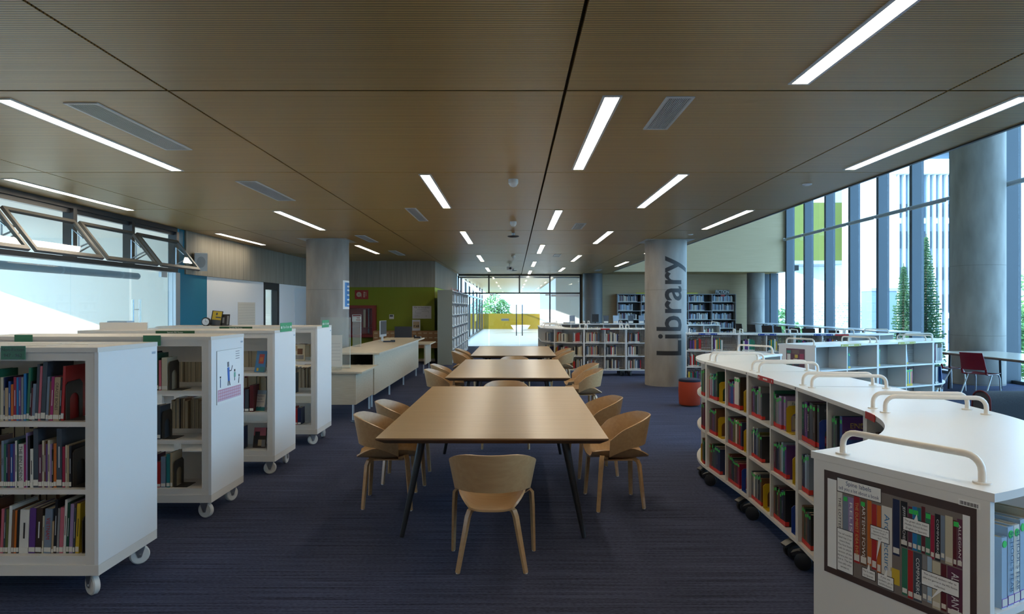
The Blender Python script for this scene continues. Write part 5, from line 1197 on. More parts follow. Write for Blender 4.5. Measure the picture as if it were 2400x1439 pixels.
rb6 = run([(5.1, 20.0), (6.1, 20.1)], ['low shelf module with white end panel standing before the fiction bookcase'], G3)
for b in range(2):
    for sh in range(3): far_fill(rb6[0], b, sh, WARM, 11, (0.19, 0.25))
# display books and devices on top of the back row
for k, (p, c) in enumerate(((1341,'grey-blue'),(1420,'slate'),(1443,'pale blue'),(1478,'slate'),(1503,'grey-blue'))):
    X = (p-1203)*21.65/1600
    cover_book(X, 21.6, ZT+0.001, 0, R(-8), 0.17, 0.26, 0.02, c, ['small grey-blue display book beside the black chair top','dark display book right of the black monitor','pale blue display book standing between two dark ones','dark display book in front of the fiction shelves','grey-blue display book close to the Library column'][k], [(BM['white'],0.1,0.9,0.08,0.3)])
t = thing('desktop_monitor', 'black monitor standing on the back row of the U-shaped run', 'monitor', ((1395-1203)*21.7/1600, 21.7, ZT)); part('screen', BLACKP, t, (-0.11, 0.11, -0.015, 0.015, 0.05, 0.30)); part('stand', BLACKP, t, (-0.02, 0.02, -0.01, 0.02, 0.0, 0.05)); part('base', BLACKP, t, (-0.14, 0.14, -0.09, 0.09, 0, 0.012))

# ================================================================== TALL BOOKCASES
def tall_case(loc, rz, L, H, D, bays, zs, label, cm, th=0.025):
    t = thing('tall_bookcase', label, 'bookcase', (loc[0], loc[1], 0), rz)
    part('top_panel', cm, t, (0, L, 0, D, H-th, H)); part('base', cm, t, (th, L-th, 0.02, D, 0, 0.08))
    for x in (0, L-th): part('side_panel', cm, t, (x, x+th, 0, D, 0, H-th-0.0005))
    part('back_panel', mat('dark_back_panel', (0.035, 0.035, 0.035), 0.7), t, (th+0.0005, L-th-0.0005, D-0.012, D, 0.0805, H-th-0.0005))
    bw = (L-th)/bays
    for b in range(1, bays): part('divider', cm, t, (bw*b, bw*b+th, 0.002, D-0.0125, 0.0805, H-th-0.0005))
    for b in range(bays):
        for z in zs: part('shelf', cm, t, (bw*b+th+0.0005, bw*(b+1)-0.0005, 0.004, D-0.0125, z-0.022, z))
    return t, TM((loc[0], loc[1], 0), rz), L
GREYW = mat('grey_white_shelf', (0.42, 0.44, 0.45), 0.5)
FZ = [0.105, 0.46, 0.83, 1.20, 1.575, 1.90]
FZ = [0.105, 0.395, 0.77, 1.145, 1.52, 1.895]
fc = tall_case((4.41, 28.90), 0, 5.02, 2.23, 0.36, 5, FZ, 'tall grey bookcase full of books with FICTION letters on top', GREYW)
COOL = ['white','pale blue','grey-blue','grey','white','cream','slate','pale blue','navy','plum']
for b in range(5):
    bw = (5.02-0.025)/5
    for z in FZ[1:]:
        x = bw*b+0.04; xm = bw*(b+1)-0.01-r.uniform(0.05, 0.35)
        while x < xm:
            tt = r.uniform(0.024, 0.042); far_book(fc[1], x, 0.03, z, tt-0.001, 0.2, r.uniform(0.21, 0.29), r.choice(COOL)); x += tt
g = put_text('FICTION', 0.2, INKWHITE, fc[0], frame((4.47, 0.10, 2.31), (1,0,0), (0,0,1)), 'fiction_letters', width=0.56, height=0.15, lw=0.004)
part('letter_board', BLACKP, fc[0], (4.17, 4.77, 0.11, 0.13, 2.23, 2.40)); part('red_sign', SIGNRED, fc[0], (4.38, 4.54, -0.006, -0.001, 2.12, 2.20))
YST = mat('yellow_sign_strip', (0.50, 0.42, 0.03), 0.5)
part('yellow_sign', YST, fc[0], (0.78, 1.22, 0.0, 0.008, 2.2305, 2.29)); part('yellow_sign', YST, fc[0], (2.85, 3.40, 0.0, 0.008, 2.2305, 2.29))
lc = tall_case((-1.78, 19.65), R(90), 7.25, 2.16, 0.36, 7, [0.105, 0.42, 0.76, 1.10, 1.44, 1.80], 'tall grey bookcase along the return wall beside the glass doors', GREYW)
part('end_cladding', GREYPANEL, lc[0], (-0.013, -0.001, -0.03, 0.40, 0, 2.16))
for b in range(7):
    bw = (7.25-0.025)/7
    for z in [0.105, 0.42, 0.76, 1.10, 1.44, 1.80]:
        x = bw*b+0.04
        while x < bw*(b+1)-0.08:
            tt = r.uniform(0.03, 0.06); far_book(lc[1], x, 0.03, z, tt-0.001, 0.2, r.uniform(0.21, 0.28), r.choice(['grey','slate','grey-blue','white','plum','dark brown','grey'])); x += tt
for k in range(5):
    part('pink_marker', BM['pink'], lc[0], (0.3+1.0*k, 0.36+1.0*k, 0.01, 0.03, 2.1605, 2.23))
sb = STUFF.build('library_books', STUFFMATS); tag(sb, 'small books filling the distant low shelves and tall bookcases', 'books', kind='stuff')

# ================================================================== RECEPTION DESK AND GREEN WALL
t = thing('reception_counter', 'long pale birch reception counter with steel legs', 'counter', (-2.30, 11.3, 0))
part('front_panel', BIRCH, t, (-0.025, 0.0, 0.0, 5.25, 0.205, 0.879)); part('end_panel', BIRCH, t, (-0.60, -0.026, 0.30, 0.325, 0.205, 0.60))
part('counter_top', BIRCH, t, (-0.82, 0.10, -0.09, 5.62, 0.88, 0.908)); part('inner_shelf', BIRCH, t, (-0.60, -0.026, 0.33, 5.2, 0.58, 0.60)); part('rear_panel', BIRCH, t, (-0.62, -0.60, 0.30, 5.2, 0.30, 0.879))
for y in (0.05, 1.65, 3.3, 5.18): MB().cyl((-0.05, y, 0), (-0.05, y, 0.205), 0.016, n=10).build('leg', ALU, t, 40)
for y in (0.35, 5.18): MB().cyl((-0.585, y, 0), (-0.585, y, 0.30), 0.016, n=10).build('leg', ALU, t, 40)
t = thing('low_desk', 'lower pale birch desk with clear screen, joined to the reception counter', 'desk', (-2.30, 9.97, 0))
part('front_panel', BIRCH, t, (-1.70, -0.026, 0.0, 0.025, 0.232, 0.689)); part('side_panel', BIRCH, t, (-0.025, 0.0, 0.0, 1.22, 0.232, 0.689)); part('desk_top', BIRCH, t, (-1.75, 0.10, -0.04, 1.215, 0.69, 0.716))
for x, y in ((-0.05, 0.05), (-0.05, 1.17), (-1.6, 0.05), (-1.6, 1.17)): MB().cyl((x, y, 0), (x, y, 0.69 if x < -1 else 0.232), 0.016, n=10).build('leg', ALU, t, 40)
t = thing('return_desk', 'small birch side desk at the far end of the reception counter', 'desk', (-2.20, 17.05, 0))
part('desk_top', BIRCH, t, (-1.05, 0.12, 0, 1.25, 0.72, 0.745)); part('side_panel', BIRCH, t, (-0.03, 0.0, 0.02, 1.2, 0.22, 0.7195))
for x, y in ((-0.05, 0.06), (-0.05, 1.15), (-1.0, 0.06), (-1.0, 1.15)): MB().cyl((x, y, 0), (x, y, 0.22 if x > -0.5 else 0.72), 0.014, n=10).build('leg', ALU, t, 40)
def screen(x0, x1, y, z0, z1, label):
    t = thing('acrylic_screen', label, 'acrylic screen', ((x0+x1)/2, y, z0)); w = (x1-x0)/2
    part('pane', ACRYL, t, (-w, w, -0.003, 0.003, 0.004, z1-z0)); part('edge', mat('acrylic_edge', (0.62, 0.70, 0.70), 0.2), t, (w-0.003, w+0.002, -0.004, 0.004, 0.004, z1-z0)); part('foot', ACRYL, t, (-w, w, -0.06, 0.06, 0, 0.004))
screen(-2.98, -2.52, 10.55, 0.717, 1.50, 'clear acrylic screen standing on the low desk')
screen(-3.06, -2.90, 13.0, 0.909, 1.47, 'narrow clear acrylic screen standing on the reception counter')
t = thing('desktop_computer', 'slim silver all-in-one computer seen edge-on on the reception counter', 'computer', (-2.90, 15.2, 0.909), R(85))
part('screen', ALU, t, (-0.24, 0.24, -0.012, 0.012, 0.10, 0.45)); part('display', BLACKP, t, (-0.235, 0.235, -0.014, -0.0125, 0.15, 0.445)); part('stand', ALU, t, (-0.08, 0.08, 0.013, 0.02, 0.0, 0.22)); part('foot', ALU, t, (-0.09, 0.09, -0.09, 0.09, 0, 0.006))
t = thing('barcode_scanner', 'black handheld scanner lying on the reception counter', 'scanner', (-2.66, 14.7, 0.909), R(20)); part('handle', BLACKP, t, (-0.14, 0.02, -0.025, 0.025, 0, 0.03)); part('head', BLACKP, t, (0.0205, 0.11, -0.04, 0.04, 0, 0.045))
t = thing('desktop_monitor', 'black monitor on the small side desk before the green wall', 'monitor', (-2.82, 17.5, 0.746)); part('screen', mat('dark_screen', (0.025, 0.03, 0.04), 0.25), t, (-0.22, 0.22, -0.015, 0.015, 0.12, 0.42)); part('stand', BLACKP, t, (-0.02, 0.02, 0.016, 0.03, 0, 0.25)); part('foot', BLACKP, t, (-0.11, 0.11, -0.08, 0.08, 0, 0.01))
t = thing('notice_holder', 'white printed notice in a stand on the low desk', 'notice', (-2.70, 10.25, 0.717), R(8)); part('sheet', mat('notice_cream', (0.62, 0.60, 0.54), 0.6), t, (-0.16, 0.13, 0, 0.003, 0.05, 0.52)); part('foot', ACRYL, t, (-0.12, 0.12, -0.05, 0.05, 0, 0.05)); part('print_lines', mat('faint_grey_print', (0.42, 0.41, 0.38), 0.7), t, *[(-0.12, 0.10, -0.0012, -0.0002, 0.14+0.05*k, 0.146+0.05*k) for k in range(6)])
t = thing('desk_telephone', 'dark desk telephone on the far end of the reception counter', 'telephone', (-2.32, 16.55, 0.909)); part('base', BLACKP, t, (-0.08, 0.08, -0.08, 0.08, 0, 0.04)); part('handset', BLACKP, t, (-0.09, -0.045, -0.09, 0.09, 0.0405, 0.075))
# card catalogue
t = thing('card_catalogue', 'brown wooden card catalogue of small drawers against the green wall', 'card catalogue', (-4.18, 20.33, 0))
part('carcass', CATAL, t, (0, 1.98, 0.012, 0.5, 0.53, 0.955)); part('base_frame', CATAL, t, (0, 1.98, 0.02, 0.5, 0.44, 0.5295))
for x, y in ((0.03, 0.05), (1.95, 0.05), (0.03, 0.47), (1.95, 0.47)): part('leg', CATAL, t, (x-0.03, x+0.03, y-0.03, y+0.03, 0, 0.4395))
dm = MB().box(0.006, 0.156, 0, 0.011, 0.005, 0.130).mesh('drawer', CATAL); lm_ = MB().box(0.03, 0.13, -0.004, -0.0005, 0.055, 0.095).mesh('card_slot', BM['tan'])
for c in range(12):
    for rr_ in range(3):
        o = link('drawer', dm, t, Matrix.Translation((0.01+c*0.163, 0, 0.543+rr_*0.136))); link('card_slot', lm_, o)
def wall_item(name, label, cat, x, z, w, h, m, d=0.012, y=20.999): 
    t = thing(name, label, cat, (x, y, z)); part('panel', m, t, (-w/2, w/2, -d, 0, -h/2, h/2)); return t
t = wall_item('evacuation_plan', 'white Plan de Evacuación board on the green wall', 'sign', -2.81, 1.505, 0.58, 0.39, mat('pale_board', (0.56, 0.58, 0.64), 0.5))
put_text('Plan de Evacuación', 0.06, INK, t, frame((0, -0.0135, 0.15), (1,0,0), (0,0,1)), width=0.46); part('plan_lines', mat('plan_grey', (0.25, 0.27, 0.3), 0.7), t, (-0.15,0.15,-0.0135,-0.012,0.09,0.10), (-0.2,-0.02,-0.0135,-0.012,-0.02,-0.014), (0.0,0.2,-0.0135,-0.012,0.03,0.036), (-0.22,-0.1,-0.0135,-0.012,-0.10,-0.095), (-0.22,-0.06,-0.0135,-0.012,-0.14,-0.135), (0.1,0.16,-0.0135,-0.012,-0.12,-0.11), (-0.2,-0.194,-0.0135,-0.012,-0.02,0.05), (0.2,0.206,-0.0135,-0.012,-0.03,0.04), (-0.2,0.2,-0.0135,-0.012,0.05,0.054))
t = thing('framed_picture', 'small white-framed bicycle picture standing on the card catalogue', 'picture', (-2.93, 20.62, 0.956)); part('frame', mat('pale_board', (0.5, 0.5, 0.5)), t, (-0.12, 0.12, -0.01, 0.01, 0, 0.33)); part('print', BM['tan'], t, (-0.095, 0.095, -0.012, -0.0105, 0.07, 0.27)); part('dark_sketch', BM['dark brown'], t, (-0.09, -0.03, -0.013, -0.0122, 0.13, 0.15), (-0.05, -0.03, -0.013, -0.0122, 0.15, 0.17), (0.0, 0.03, -0.013, -0.0122, 0.11, 0.16), (0.045, 0.08, -0.013, -0.0122, 0.11, 0.17), (-0.08, 0.08, -0.013, -0.0122, 0.10, 0.107)); part('strut', mat('pale_board', (0.5, 0.5, 0.5)), t, (-0.02, 0.02, 0.0105, 0.08, 0, 0.02))
t = wall_item('thermostat', 'small white thermostat panel on the green wall', 'thermostat', -3.74, 1.37, 0.14, 0.14, mat('thermo_white', (0.6, 0.61, 0.6), 0.5), 0.03); part('display', BM['slate'], t, (-0.055, 0.045, -0.032, -0.0305, 0.0, 0.055))
t = wall_item('fire_sign', 'red fire hose and extinguisher pictogram sign on the green wall', 'sign', -4.665, 2.05, 0.41, 0.28, SIGNFIRE)
CRM = mat('cream_pictogram', (0.55, 0.48, 0.36), 0.6)
Mh = Matrix.Translation((-0.08, -0.0125, 0.005)) @ Matrix.Rotation(R(90), 4, 'X')
MB().lathe([(0.075, 0.0), (0.075, 0.001)], 28, M=Mh).build('hose_reel', CRM, t); MB().lathe([(0.052, 0.001), (0.052, 0.002)], 24, M=Mh).build('reel_ring', BM['brown'], t); MB().lathe([(0.042, 0.002), (0.042, 0.003)], 24, M=Mh).build('reel_disc', CRM, t); MB().lathe([(0.016, 0.003), (0.016, 0.004)], 16, M=Mh).build('reel_hub', BM['maroon'], t)
part('extinguisher', CRM, t, (0.06, 0.075, -0.0135, -0.0125, -0.085, 0.04), (0.085, 0.10, -0.0135, -0.0125, -0.085, 0.04), (0.065, 0.10, -0.0135, -0.0125, 0.05, 0.085), (0.10, 0.14, -0.0135, -0.0125, 0.06, 0.07), (0.132, 0.142, -0.0135, -0.0125, -0.05, 0.07), (-0.015, -0.005, -0.0135, -0.0125, -0.08, 0.0))
t = thing('fire_hose_cabinet', 'dark red fire hose cabinet with glass door on the green wall', 'fire cabinet', (-4.66, 20.999, 0.74))
part('body', FIRERED, t, (-0.46, 0.46, -0.02, 0, 0, 0.98), (-0.46, 0.46, -0.16, -0.02, 0, 0.09), (-0.46, 0.46, -0.16, -0.02, 0.89, 0.98), (-0.46, -0.37, -0.16, -0.02, 0.09, 0.89), (0.35, 0.46, -0.16, -0.02, 0.09, 0.89))
part('door_glass', GLASS, t, (-0.37, 0.35, -0.15, -0.145, 0.09, 0.89)); nt = part('notice', PAPERW, t, (-0.26, 0.02, -0.155, -0.1505, 0.48, 0.70)); part('notice_print', SIGNFIRE, nt, (-0.24, 0.0, -0.157, -0.1552, 0.65, 0.68), (-0.12, -0.02, -0.157, -0.1552, 0.58, 0.61), (-0.14, 0.0, -0.157, -0.1552, 0.52, 0.55))
MB().cyl((0.10, -0.08, 0.3), (0.10, -0.08, 0.85), 0.035, n=12).build('extinguisher', BM['tan'], t, 40); MB().cyl((0.23, -0.08, 0.12), (0.23, -0.08, 0.88), 0.018, n=10).build('hose', BM['grey'], t, 40); part('inner_shelf', FIRERED, t, (-0.36, 0.34, -0.14, -0.021, 0.28, 0.30))
# left wall fittings
t = thing('wall_speaker', 'white box loudspeaker angled on the concrete band', 'speaker', (XL+0.031, 12.95, 2.52)); part('bracket', LGREY, t, (0, 0.06, -0.03, 0.03, -0.03, 0.03))
g = MB(); Msp = Matrix.Translation((0.13, -0.02, 0)) @ Matrix.Rotation(R(28), 4, 'Z') @ Matrix.Rotation(R(8), 4, 'X')
MB().box(-0.11, 0.11, -0.10, 0.08, -0.17, 0.17).build('cabinet', mat('speaker_white', (0.62, 0.62, 0.60), 0.5), t, None, Msp); o = MB().lathe([(0.075, 0), (0.075, 0.004)], 28, M=Matrix.Translation((0, -0.10, 0.0)) @ Matrix.Rotation(R(90), 4, 'X') @ Matrix.Diagonal((1, 1.4, 1, 1))).build('grille', mat('speaker_grille', (0.42, 0.42, 0.41), 0.7), t, 40, Msp)
t = thing('wall_chart', 'cream paper chart with faint rows on the white wall', 'chart', (XL+0.001, 15.57, 1.45)); part('sheet', mat('chart_cream', (0.66, 0.60, 0.50), 0.7), t, (0, 0.003, -0.5, 0.5, -0.32, 0.32)); part('rows', mat('chart_line', (0.50, 0.45, 0.37), 0.7), t, *[(0.003, 0.0035, -0.47, 0.47, -0.28+0.06*k, -0.274+0.06*k) for k in range(10)])

# ================================================================== WINDOW-SIDE FURNITURE
t = thing('study_table', 'large pale study table with dark edge by the window column', 'table', (8.75, 10.6, 0))
part('table_top', mat('pale_table_laminate', (0.55, 0.50, 0.42), 0.22), t, (0, 1.3, 0, 3.6, 0.733, 0.745)); part('edge_band', mat('dark_table_edge', (0.10, 0.07, 0.05), 0.4), t, (0.005, 1.295, 0.005, 3.595, 0.70, 0.7325))
for x, y in ((0.12, 0.2), (1.18, 0.2), (0.12, 3.3), (1.18, 3.3)): MB().tube([(x, y, 0), (x+(0.02 if x < 0.5 else -0.02), y, 0.70)], 0.024, 10).build('leg', BLACK, t, 40)
def red_chair(x, y, rz, label):
    t = thing('plastic_chair', label, 'chair', (x, y, 0), rz, 'red chairs at the study table')
    P = [[(-0.22+0.44*j/8, 0.24-0.46*i/8, 0.455-0.02*math.sin(math.pi*i/8)-0.03*(i/8)**2*0+0.012*abs(-1+2*j/8)**3-0.03*max(0, (0.25-i/8))) for j in range(9)] for i in range(9)]
    MB().sheet(P, 0.01).build('seat', REDCH, t, 60)
    P = []
    for i in range(9):
        k = i/8; z = 0.53+0.31*k; w = 0.215-0.02*k
        P.append([((-1+2*j/8)*w, -0.215-0.07*k-0.03*k*k-0.03*(1-abs(-1+2*j/8)**2), z) for j in range(9)])
    MB().sheet(P, 0.01).build('backrest', REDCH, t, 60)
    g = MB()
    for sx in (-1, 1): g.tube([(sx*0.19, -0.10, 0.44), (sx*0.20, -0.20, 0.46), (sx*0.205, -0.225, 0.55)], 0.018, 8)
    g.build('back_bracket', REDCH, t, 50)
    for sx in (-1, 1):
        MB().tube([(sx*0.20, -0.16, 0.44), (sx*0.20, 0.10, 0.445), (sx*0.20, 0.20, 0.43), (sx*0.205, 0.235, 0.36), (sx*0.215, 0.25, 0.0)], 0.012, 8).build('leg', ALU, t, 50)
        MB().tube([(sx*0.20, -0.02, 0.435), (sx*0.215, -0.28, 0.0)], 0.012, 8).build('leg', ALU, t, 50)
    return t
red_chair(8.52, 12.45, R(-62), 'dark red plastic chair in front of the study table')
red_chair(8.72, 13.75, R(-90), 'dark red plastic chair half hidden at the study table far end')
t = thing('sofa', 'charcoal fabric sofa back with dark red piping behind the curved shelves', 'sofa', (5.0, 7.15, 0))
prof = [(0.0, 0.08), (0.75, 0.08), (0.75, 0.42), (0.30, 0.44), (0.28, 0.66)]+[(0.14+0.14*math.cos(R(a)), 0.66+0.10*math.sin(R(a))) for a in range(15, 180, 15)]+[(0.0, 0.62)]
g = MB(); n_ = len(prof); vs = [(0, y, z) for y, z in prof]+[(1.9, y, z) for y, z in prof]
g.add(vs, [tuple(range(n_))[::-1], tuple(range(n_, 2*n_))]+[((i+1)%n_, i, i+n_, (i+1)%n_+n_) for i in range(n_)]); o = g.build('body', SOFAM, t, 40)
bmx = bmesh.new(); bmx.from_mesh(o.data); bmesh.ops.recalc_face_normals(bmx, faces=bmx.faces[:]); bmx.to_mesh(o.data); bmx.free()
MB().tube([(-0.002, y, z) for y, z in prof[3:]]+[(-0.002, 0.0, 0.10)], 0.009, 8).build('piping', PIPING, t, 50)
for x in (0.1, 1.8):
    for y in (0.08, 0.68): MB().cyl((x, y, 0), (x, y, 0.08), 0.025, n=10).build('foot', BLACKP, t, 40)
t = thing('round_stool', 'orange-red fabric drum stool with navy top beside the curved shelves', 'stool', (2.97, 11.5, 0))
MB().lathe([(0.165, 0.02), (0.175, 0.04), (0.185, 0.25), (0.18, 0.395), (0.175, 0.41)], 36).build('body', STOOLO, t, 50); MB().lathe([(0.178, 0.4105), (0.182, 0.42), (0.178, 0.445), (0.15, 0.457)], 36).build('cushion', NAVYF, t, 50); MB().lathe([(0.15, 0), (0.15, 0.02)], 24).build('base', BLACKP, t, 40)
for k, (y0, y1) in enumerate(((25.1, 26.9), (22.5, 24.6), (19.8, 22.0), (17.0, 19.3))):
    t = thing('bar_table', ['pale high table beside the corner column', 'pale high table by the window, second from the corner column', 'pale high table by the window, third from the corner column', 'pale high table by the window, closest to the tall column'][k], 'table', (9.75, (y0+y1)/2, 0)); h = (y1-y0)/2
    part('table_top', mat('pale_high_table', (0.50, 0.50, 0.50), 0.25), t, (-0.4, 0.4, -h, h, 1.02, 1.05))
    for s_ in (-1, 1): MB().tube([(0, s_*(h-0.3), 0), (0, s_*(h-0.3), 1.02)], 0.04, 10).build('leg', BLACK, t, 40); part('foot_plate', BLACK, t, (-0.25, 0.25, s_*(h-0.3)-0.2, s_*(h-0.3)+0.2, 0, 0.012))
def bar_chair(x, y, rz, label):
    t = thing('bar_chair', label, 'bar chair', (x, y, 0), rz, 'brown bar chairs at the high window tables')
    part('seat', BROWNCH, t, (-0.2, 0.2, -0.2, 0.2, 0.68, 0.70))
    MB().sheet([[(-0.2+0.4*j/4, -0.19-0.04*i/4-0.02*math.sin(math.pi*j/4), 0.76+0.27*i/4) for j in range(5)] for i in range(5)], 0.014).build('backrest', BROWNCH, t, 50)
    for sx in (-1, 1):
        for sy in (-1, 1): MB().tube([(sx*0.17, sy*0.17, 0.68), (sx*0.22, sy*0.22, 0)], 0.012, 8).build('leg', BLACK, t, 40)
        MB().tube([(sx*0.17, -0.18, 0.68), (sx*0.18, -0.20, 0.78)], 0.01, 6).build('back_post', BLACK, t, 40)
for k, (x, y) in enumerate(((8.95, 26.5), (8.98, 25.3), (9.0, 23.9), (9.02, 22.8), (9.02, 21.5), (9.02, 20.6), (9.02, 18.8))):
    bar_chair(x, y, R(-75+12*(k % 3)), ['brown bar chair closest to the corner column', 'second brown bar chair from the corner column', 'third brown bar chair from the corner column', 'fourth brown bar chair from the corner column', 'fifth brown bar chair from the corner column', 'sixth brown bar chair from the corner column', 'seventh brown bar chair from the corner column'][k])
t = thing('office_chair', 'black rounded office chair top behind the U-shaped run', 'chair', ((1330-1203)*23.2/1600, 23.2, 0), R(20))
MB().sheet([[(-0.22*math.cos(math.pi*(i/8-0.5))**0.4*(-1+2*j/8)*-1, -0.04*math.cos(math.pi*(-1+2*j/8)/2), 0.62+0.60*i/8) for j in range(9)] for i in range(1, 8)], 0.04).build('backrest', BLACKP, t, 60); MB().lathe([(0.23, 0.46), (0.25, 0.50), (0.22, 0.53)], 24).build('seat', BLACKP, t, 50); MB().cyl((0, 0, 0.08), (0, 0, 0.46), 0.03, n=10).build('gas_lift', BLACKP, t, 40)
g = MB()
for k in range(5): a = 2*math.pi*k/5; g.tube([(0, 0, 0.09), (0.28*math.cos(a), 0.28*math.sin(a), 0.03)], 0.02, 8)
g.build('star_base', BLACKP, t, 40); MB().tube([(0, 0.1, 0.50), (0, -0.03, 0.55), (0, -0.03, 0.72)], 0.02, 8).build('back_bar', BLACKP, t, 40)

# ================================================================== OUTSIDE
gr = part('ground', GROUNDM, None, (11.4, 160, -60, 160, -3.4, -3.2)); gr['kind'] = 'structure'
gr = part('ground_terrace', GROUNDM, None, (-120, 11.4, 56.1, 160, -3.4, -3.2)); gr['kind'] = 'structure'
tower = thing('office_tower', 'tall pale office tower with white vertical fins and rows of windows', 'building', (0, 70, 0))
TX0, TX1 = 37.4, 50.6
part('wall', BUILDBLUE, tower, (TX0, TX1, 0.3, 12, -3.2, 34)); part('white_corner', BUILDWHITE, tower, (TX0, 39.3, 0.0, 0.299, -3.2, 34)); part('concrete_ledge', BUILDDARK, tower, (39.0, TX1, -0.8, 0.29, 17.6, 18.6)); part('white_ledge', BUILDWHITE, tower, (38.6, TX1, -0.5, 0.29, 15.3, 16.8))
wm = {}
cols = [39.4+0.62*k for k in range(18)]
for k, x in enumerate(cols):
    part('vertical_fin', BUILDWHITE, tower, (x-0.055, x+0.055, -0.25, 0.29, -3.2, 15.25)); part('vertical_fin', BUILDWHITE, tower, (x-0.055, x+0.055, -0.25, 0.29, 18.65, 34))
    for f in range(11):
        z = -2.0+3.25*f
        if 14.0 < z+1.9 and z < 18.7: continue
        key = f % 2
        if key not in wm: wm[key] = MB().box(0.11, 0.51, 0.22, 0.295, 0, 1.75 if key else 1.3).mesh('window', BUILDWIN)
        link('window', wm[key], tower, Matrix.Translation((x, 0, z)))
        if f % 3 == 1: part('spandrel', BUILDWHITE, tower, (x+0.08, x+0.54, 0.2, 0.295, z-0.7, z-0.15)) if k % 2 == 0 else None
slab = part('stucco_tower', STUCCO, None, (23.6, 25.0, 46.5, 49, -3.2, 22)); tag(slab, 'rough white stucco slab tower seen between the window fins', 'building')
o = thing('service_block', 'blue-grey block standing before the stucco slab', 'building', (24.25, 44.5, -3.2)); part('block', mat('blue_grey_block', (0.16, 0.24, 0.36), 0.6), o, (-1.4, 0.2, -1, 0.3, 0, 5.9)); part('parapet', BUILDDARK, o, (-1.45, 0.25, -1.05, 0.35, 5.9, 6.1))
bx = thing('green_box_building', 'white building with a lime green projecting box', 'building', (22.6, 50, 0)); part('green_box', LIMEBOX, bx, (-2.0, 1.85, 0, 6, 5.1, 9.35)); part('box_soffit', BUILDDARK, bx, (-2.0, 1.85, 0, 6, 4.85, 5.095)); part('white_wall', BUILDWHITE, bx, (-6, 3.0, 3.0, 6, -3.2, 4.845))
o = part('pierced_wall', DOTWALL, None, (15.5, 24.6, 45.0, 45.3, -3.2, 2.0)); tag(o, 'grey pierced block wall below the green box', 'wall')
def leafy(name, label, loc, blobs, n, size, trunk_h, m=LEAF, group=None):
    t = thing(name, label, 'tree', loc, 0, group); r = random.Random(int(abs(loc[0])*7+loc[1])); g = MB()
    for _ in range(n):
        bx_, by, bz, br = r.choice(blobs); v = Vector((r.gauss(0,1), r.gauss(0,1), r.gauss(0,1))).normalized()*br*r.uniform(0.45, 1.0)**0.6; p = Vector((bx_, by, bz))+v
        a = Vector((r.gauss(0,1), r.gauss(0,1), r.gauss(0,0.6))).normalized(); b = a.orthogonal().normalized(); s = size*r.uniform(0.6, 1.2)
        g.add([p-a*s, p+b*s*0.5, p+a*s, p-b*s*0.5], [(0,1,2,3)])
    f = g.build('foliage', m, t); f['kind'] = 'stuff'
    MB().tube([(0,0,0), (0.1,0,trunk_h*0.5), (0,0.1,trunk_h)], [0.22, 0.17, 0.1], 8).build('trunk', BARK, t, 50)
    for bx_, by, bz, br in blobs[:4]: MB().tube([(0,0,trunk_h*0.7), (bx_*0.6, by*0.6, bz)], [0.1, 0.04], 6).build('branch', BARK, t, 50)
leafy('street_tree', 'leafy green street tree beside the tall window column', (27.0, 35.5, -3.2), [(0,0,5.0,2.0),(1.6,0.5,4.2,1.8),(-1.4,0,3.8,1.5),(0.8,-0.6,2.8,1.8),(2.6,0,3.0,1.6),(-0.6,0.3,2.4,1.5)], 5200, 0.16, 4.0)
leafy('bush_tree', 'bright green bush tree outside the corner windows', (12.9, 33.5, -3.2), [(0,0,4.0,0.9),(0.7,0,3.4,0.8),(-0.4,0.2,3.2,0.8)], 1500, 0.12, 3.0)
leafy('terrace_tree', 'green tree rising beyond the yellow terrace wall', (-1.9, 70, -3.2), [(0,0,5.2,1.1),(-0.9,0,4.5,1.1),(0.8,0.3,4.9,0.8),(-0.3,0,3.8,1.2),(1.3,0,3.9,0.6)], 1900, 0.15, 4.2)
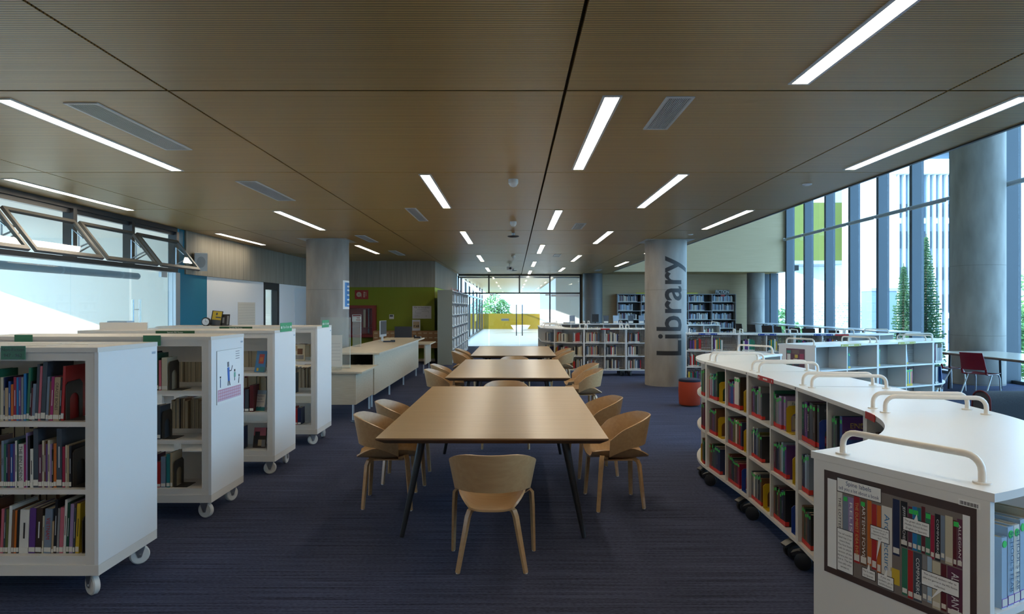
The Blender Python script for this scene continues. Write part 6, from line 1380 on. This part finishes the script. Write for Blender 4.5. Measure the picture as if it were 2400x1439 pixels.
def conifer(label, loc, H, w):
    t = thing('norfolk_pine', label, 'tree', loc, 0, 'slender tiered conifers outside'); r = random.Random(int(H*100)); g = MB()
    MB().cyl((0,0,0), (0,0,H), 0.13, 0.02, 8).build('trunk', BARK, t, 50)
    nt = int(H/0.17)
    for i in range(nt):
        z = 1.0+(H-1.1)*i/nt; L_ = (w*(1-(i/nt)**1.1)+0.12)*r.uniform(0.78, 1.08)
        for k in range(9):
            a = 2*math.pi*(k+r.random()*0.6)/9; d = Vector((math.cos(a), math.sin(a), 0)); e = Vector((-d.y, d.x, 0))
            for s in range(7):
                f = (s+0.5)/7; p = Vector((0,0,z))+d*L_*f+Vector((0,0,0.20*f*f*L_-0.12*f+r.uniform(-.03,.03))); q = 0.13*(1-0.5*f)+0.04
                g.add([p-d*L_*0.09, p+e*q, p+d*L_*0.10+Vector((0,0,0.03)), p-e*q], [(0,1,2,3)]); g.add([p-d*L_*0.09, p+Vector((0,0,q*0.7)), p+d*L_*0.10, p-Vector((0,0,q*0.5))], [(0,1,2,3)])
    f = g.build('foliage', CONIF, t); f['kind'] = 'stuff'
conifer('taller slender conifer with tiered branches before the office tower', (24.3, 40.2, -3.2), 9.2, 1.15)
conifer('shorter slender conifer with tiered branches before the office tower', (22.3, 39.0, -3.2), 7.4, 1.02)
t = thing('white_planter', 'white bowl-shaped planter in front of the yellow terrace wall', 'planter', (0.53, 50.2, 0))
MB().lathe([(0.45, 0), (0.5, 0.04), (0.72, 0.36), (0.66, 0.36), (0.46, 0.12)], 36).build('bowl', WALLW, t, 50); MB().lathe([(0.60, 0.26), (0.60, 0.27)], 30).build('inside_water', BM['grey-blue'], t)
t = thing('wall_plaque', 'small grey plaque on the yellow terrace wall near the planter', 'plaque', (-0.64, 52.79, 0.72)); part('plate', BM['slate'], t, (-0.28, 0.28, -0.02, 0, -0.07, 0.07)); part('border', BM['grey'], t, (-0.3, 0.3, -0.015, 0, 0.07, 0.085), (-0.3, 0.3, -0.015, 0, -0.085, -0.07))

# cable on the carpet by the low desk
o = MB().tube([(-2.34, 9.86, 0.008), (-2.22, 9.70, 0.008), (-2.02, 9.66, 0.008), (-1.86, 9.78, 0.008), (-1.80, 10.02, 0.008), (-2.0, 10.3, 0.008), (-2.3, 10.5, 0.008)], 0.008, 8).build('floor_cable', BLACKP, None, 50); tag(o, 'black cable looping on the carpet before the low desk', 'cable')
# tell look-alike books on one shelf apart by the book they stand after
seen = {}
for o in bpy.data.objects:
    if o.name.split('.')[0] == 'book' and o.parent is None: seen.setdefault(o.get('label', ''), []).append(o)
for lb, os_ in seen.items():
    if len(os_) > 1:
        for o in os_:
            pv = o.get('_prev', ''); new = lb+(', after the %s one' % pv if pv else ', first in its row')
            if len(new.split()) <= 16: o['label'] = new
for o in bpy.data.objects:
    if '_prev' in o: del o['_prev']
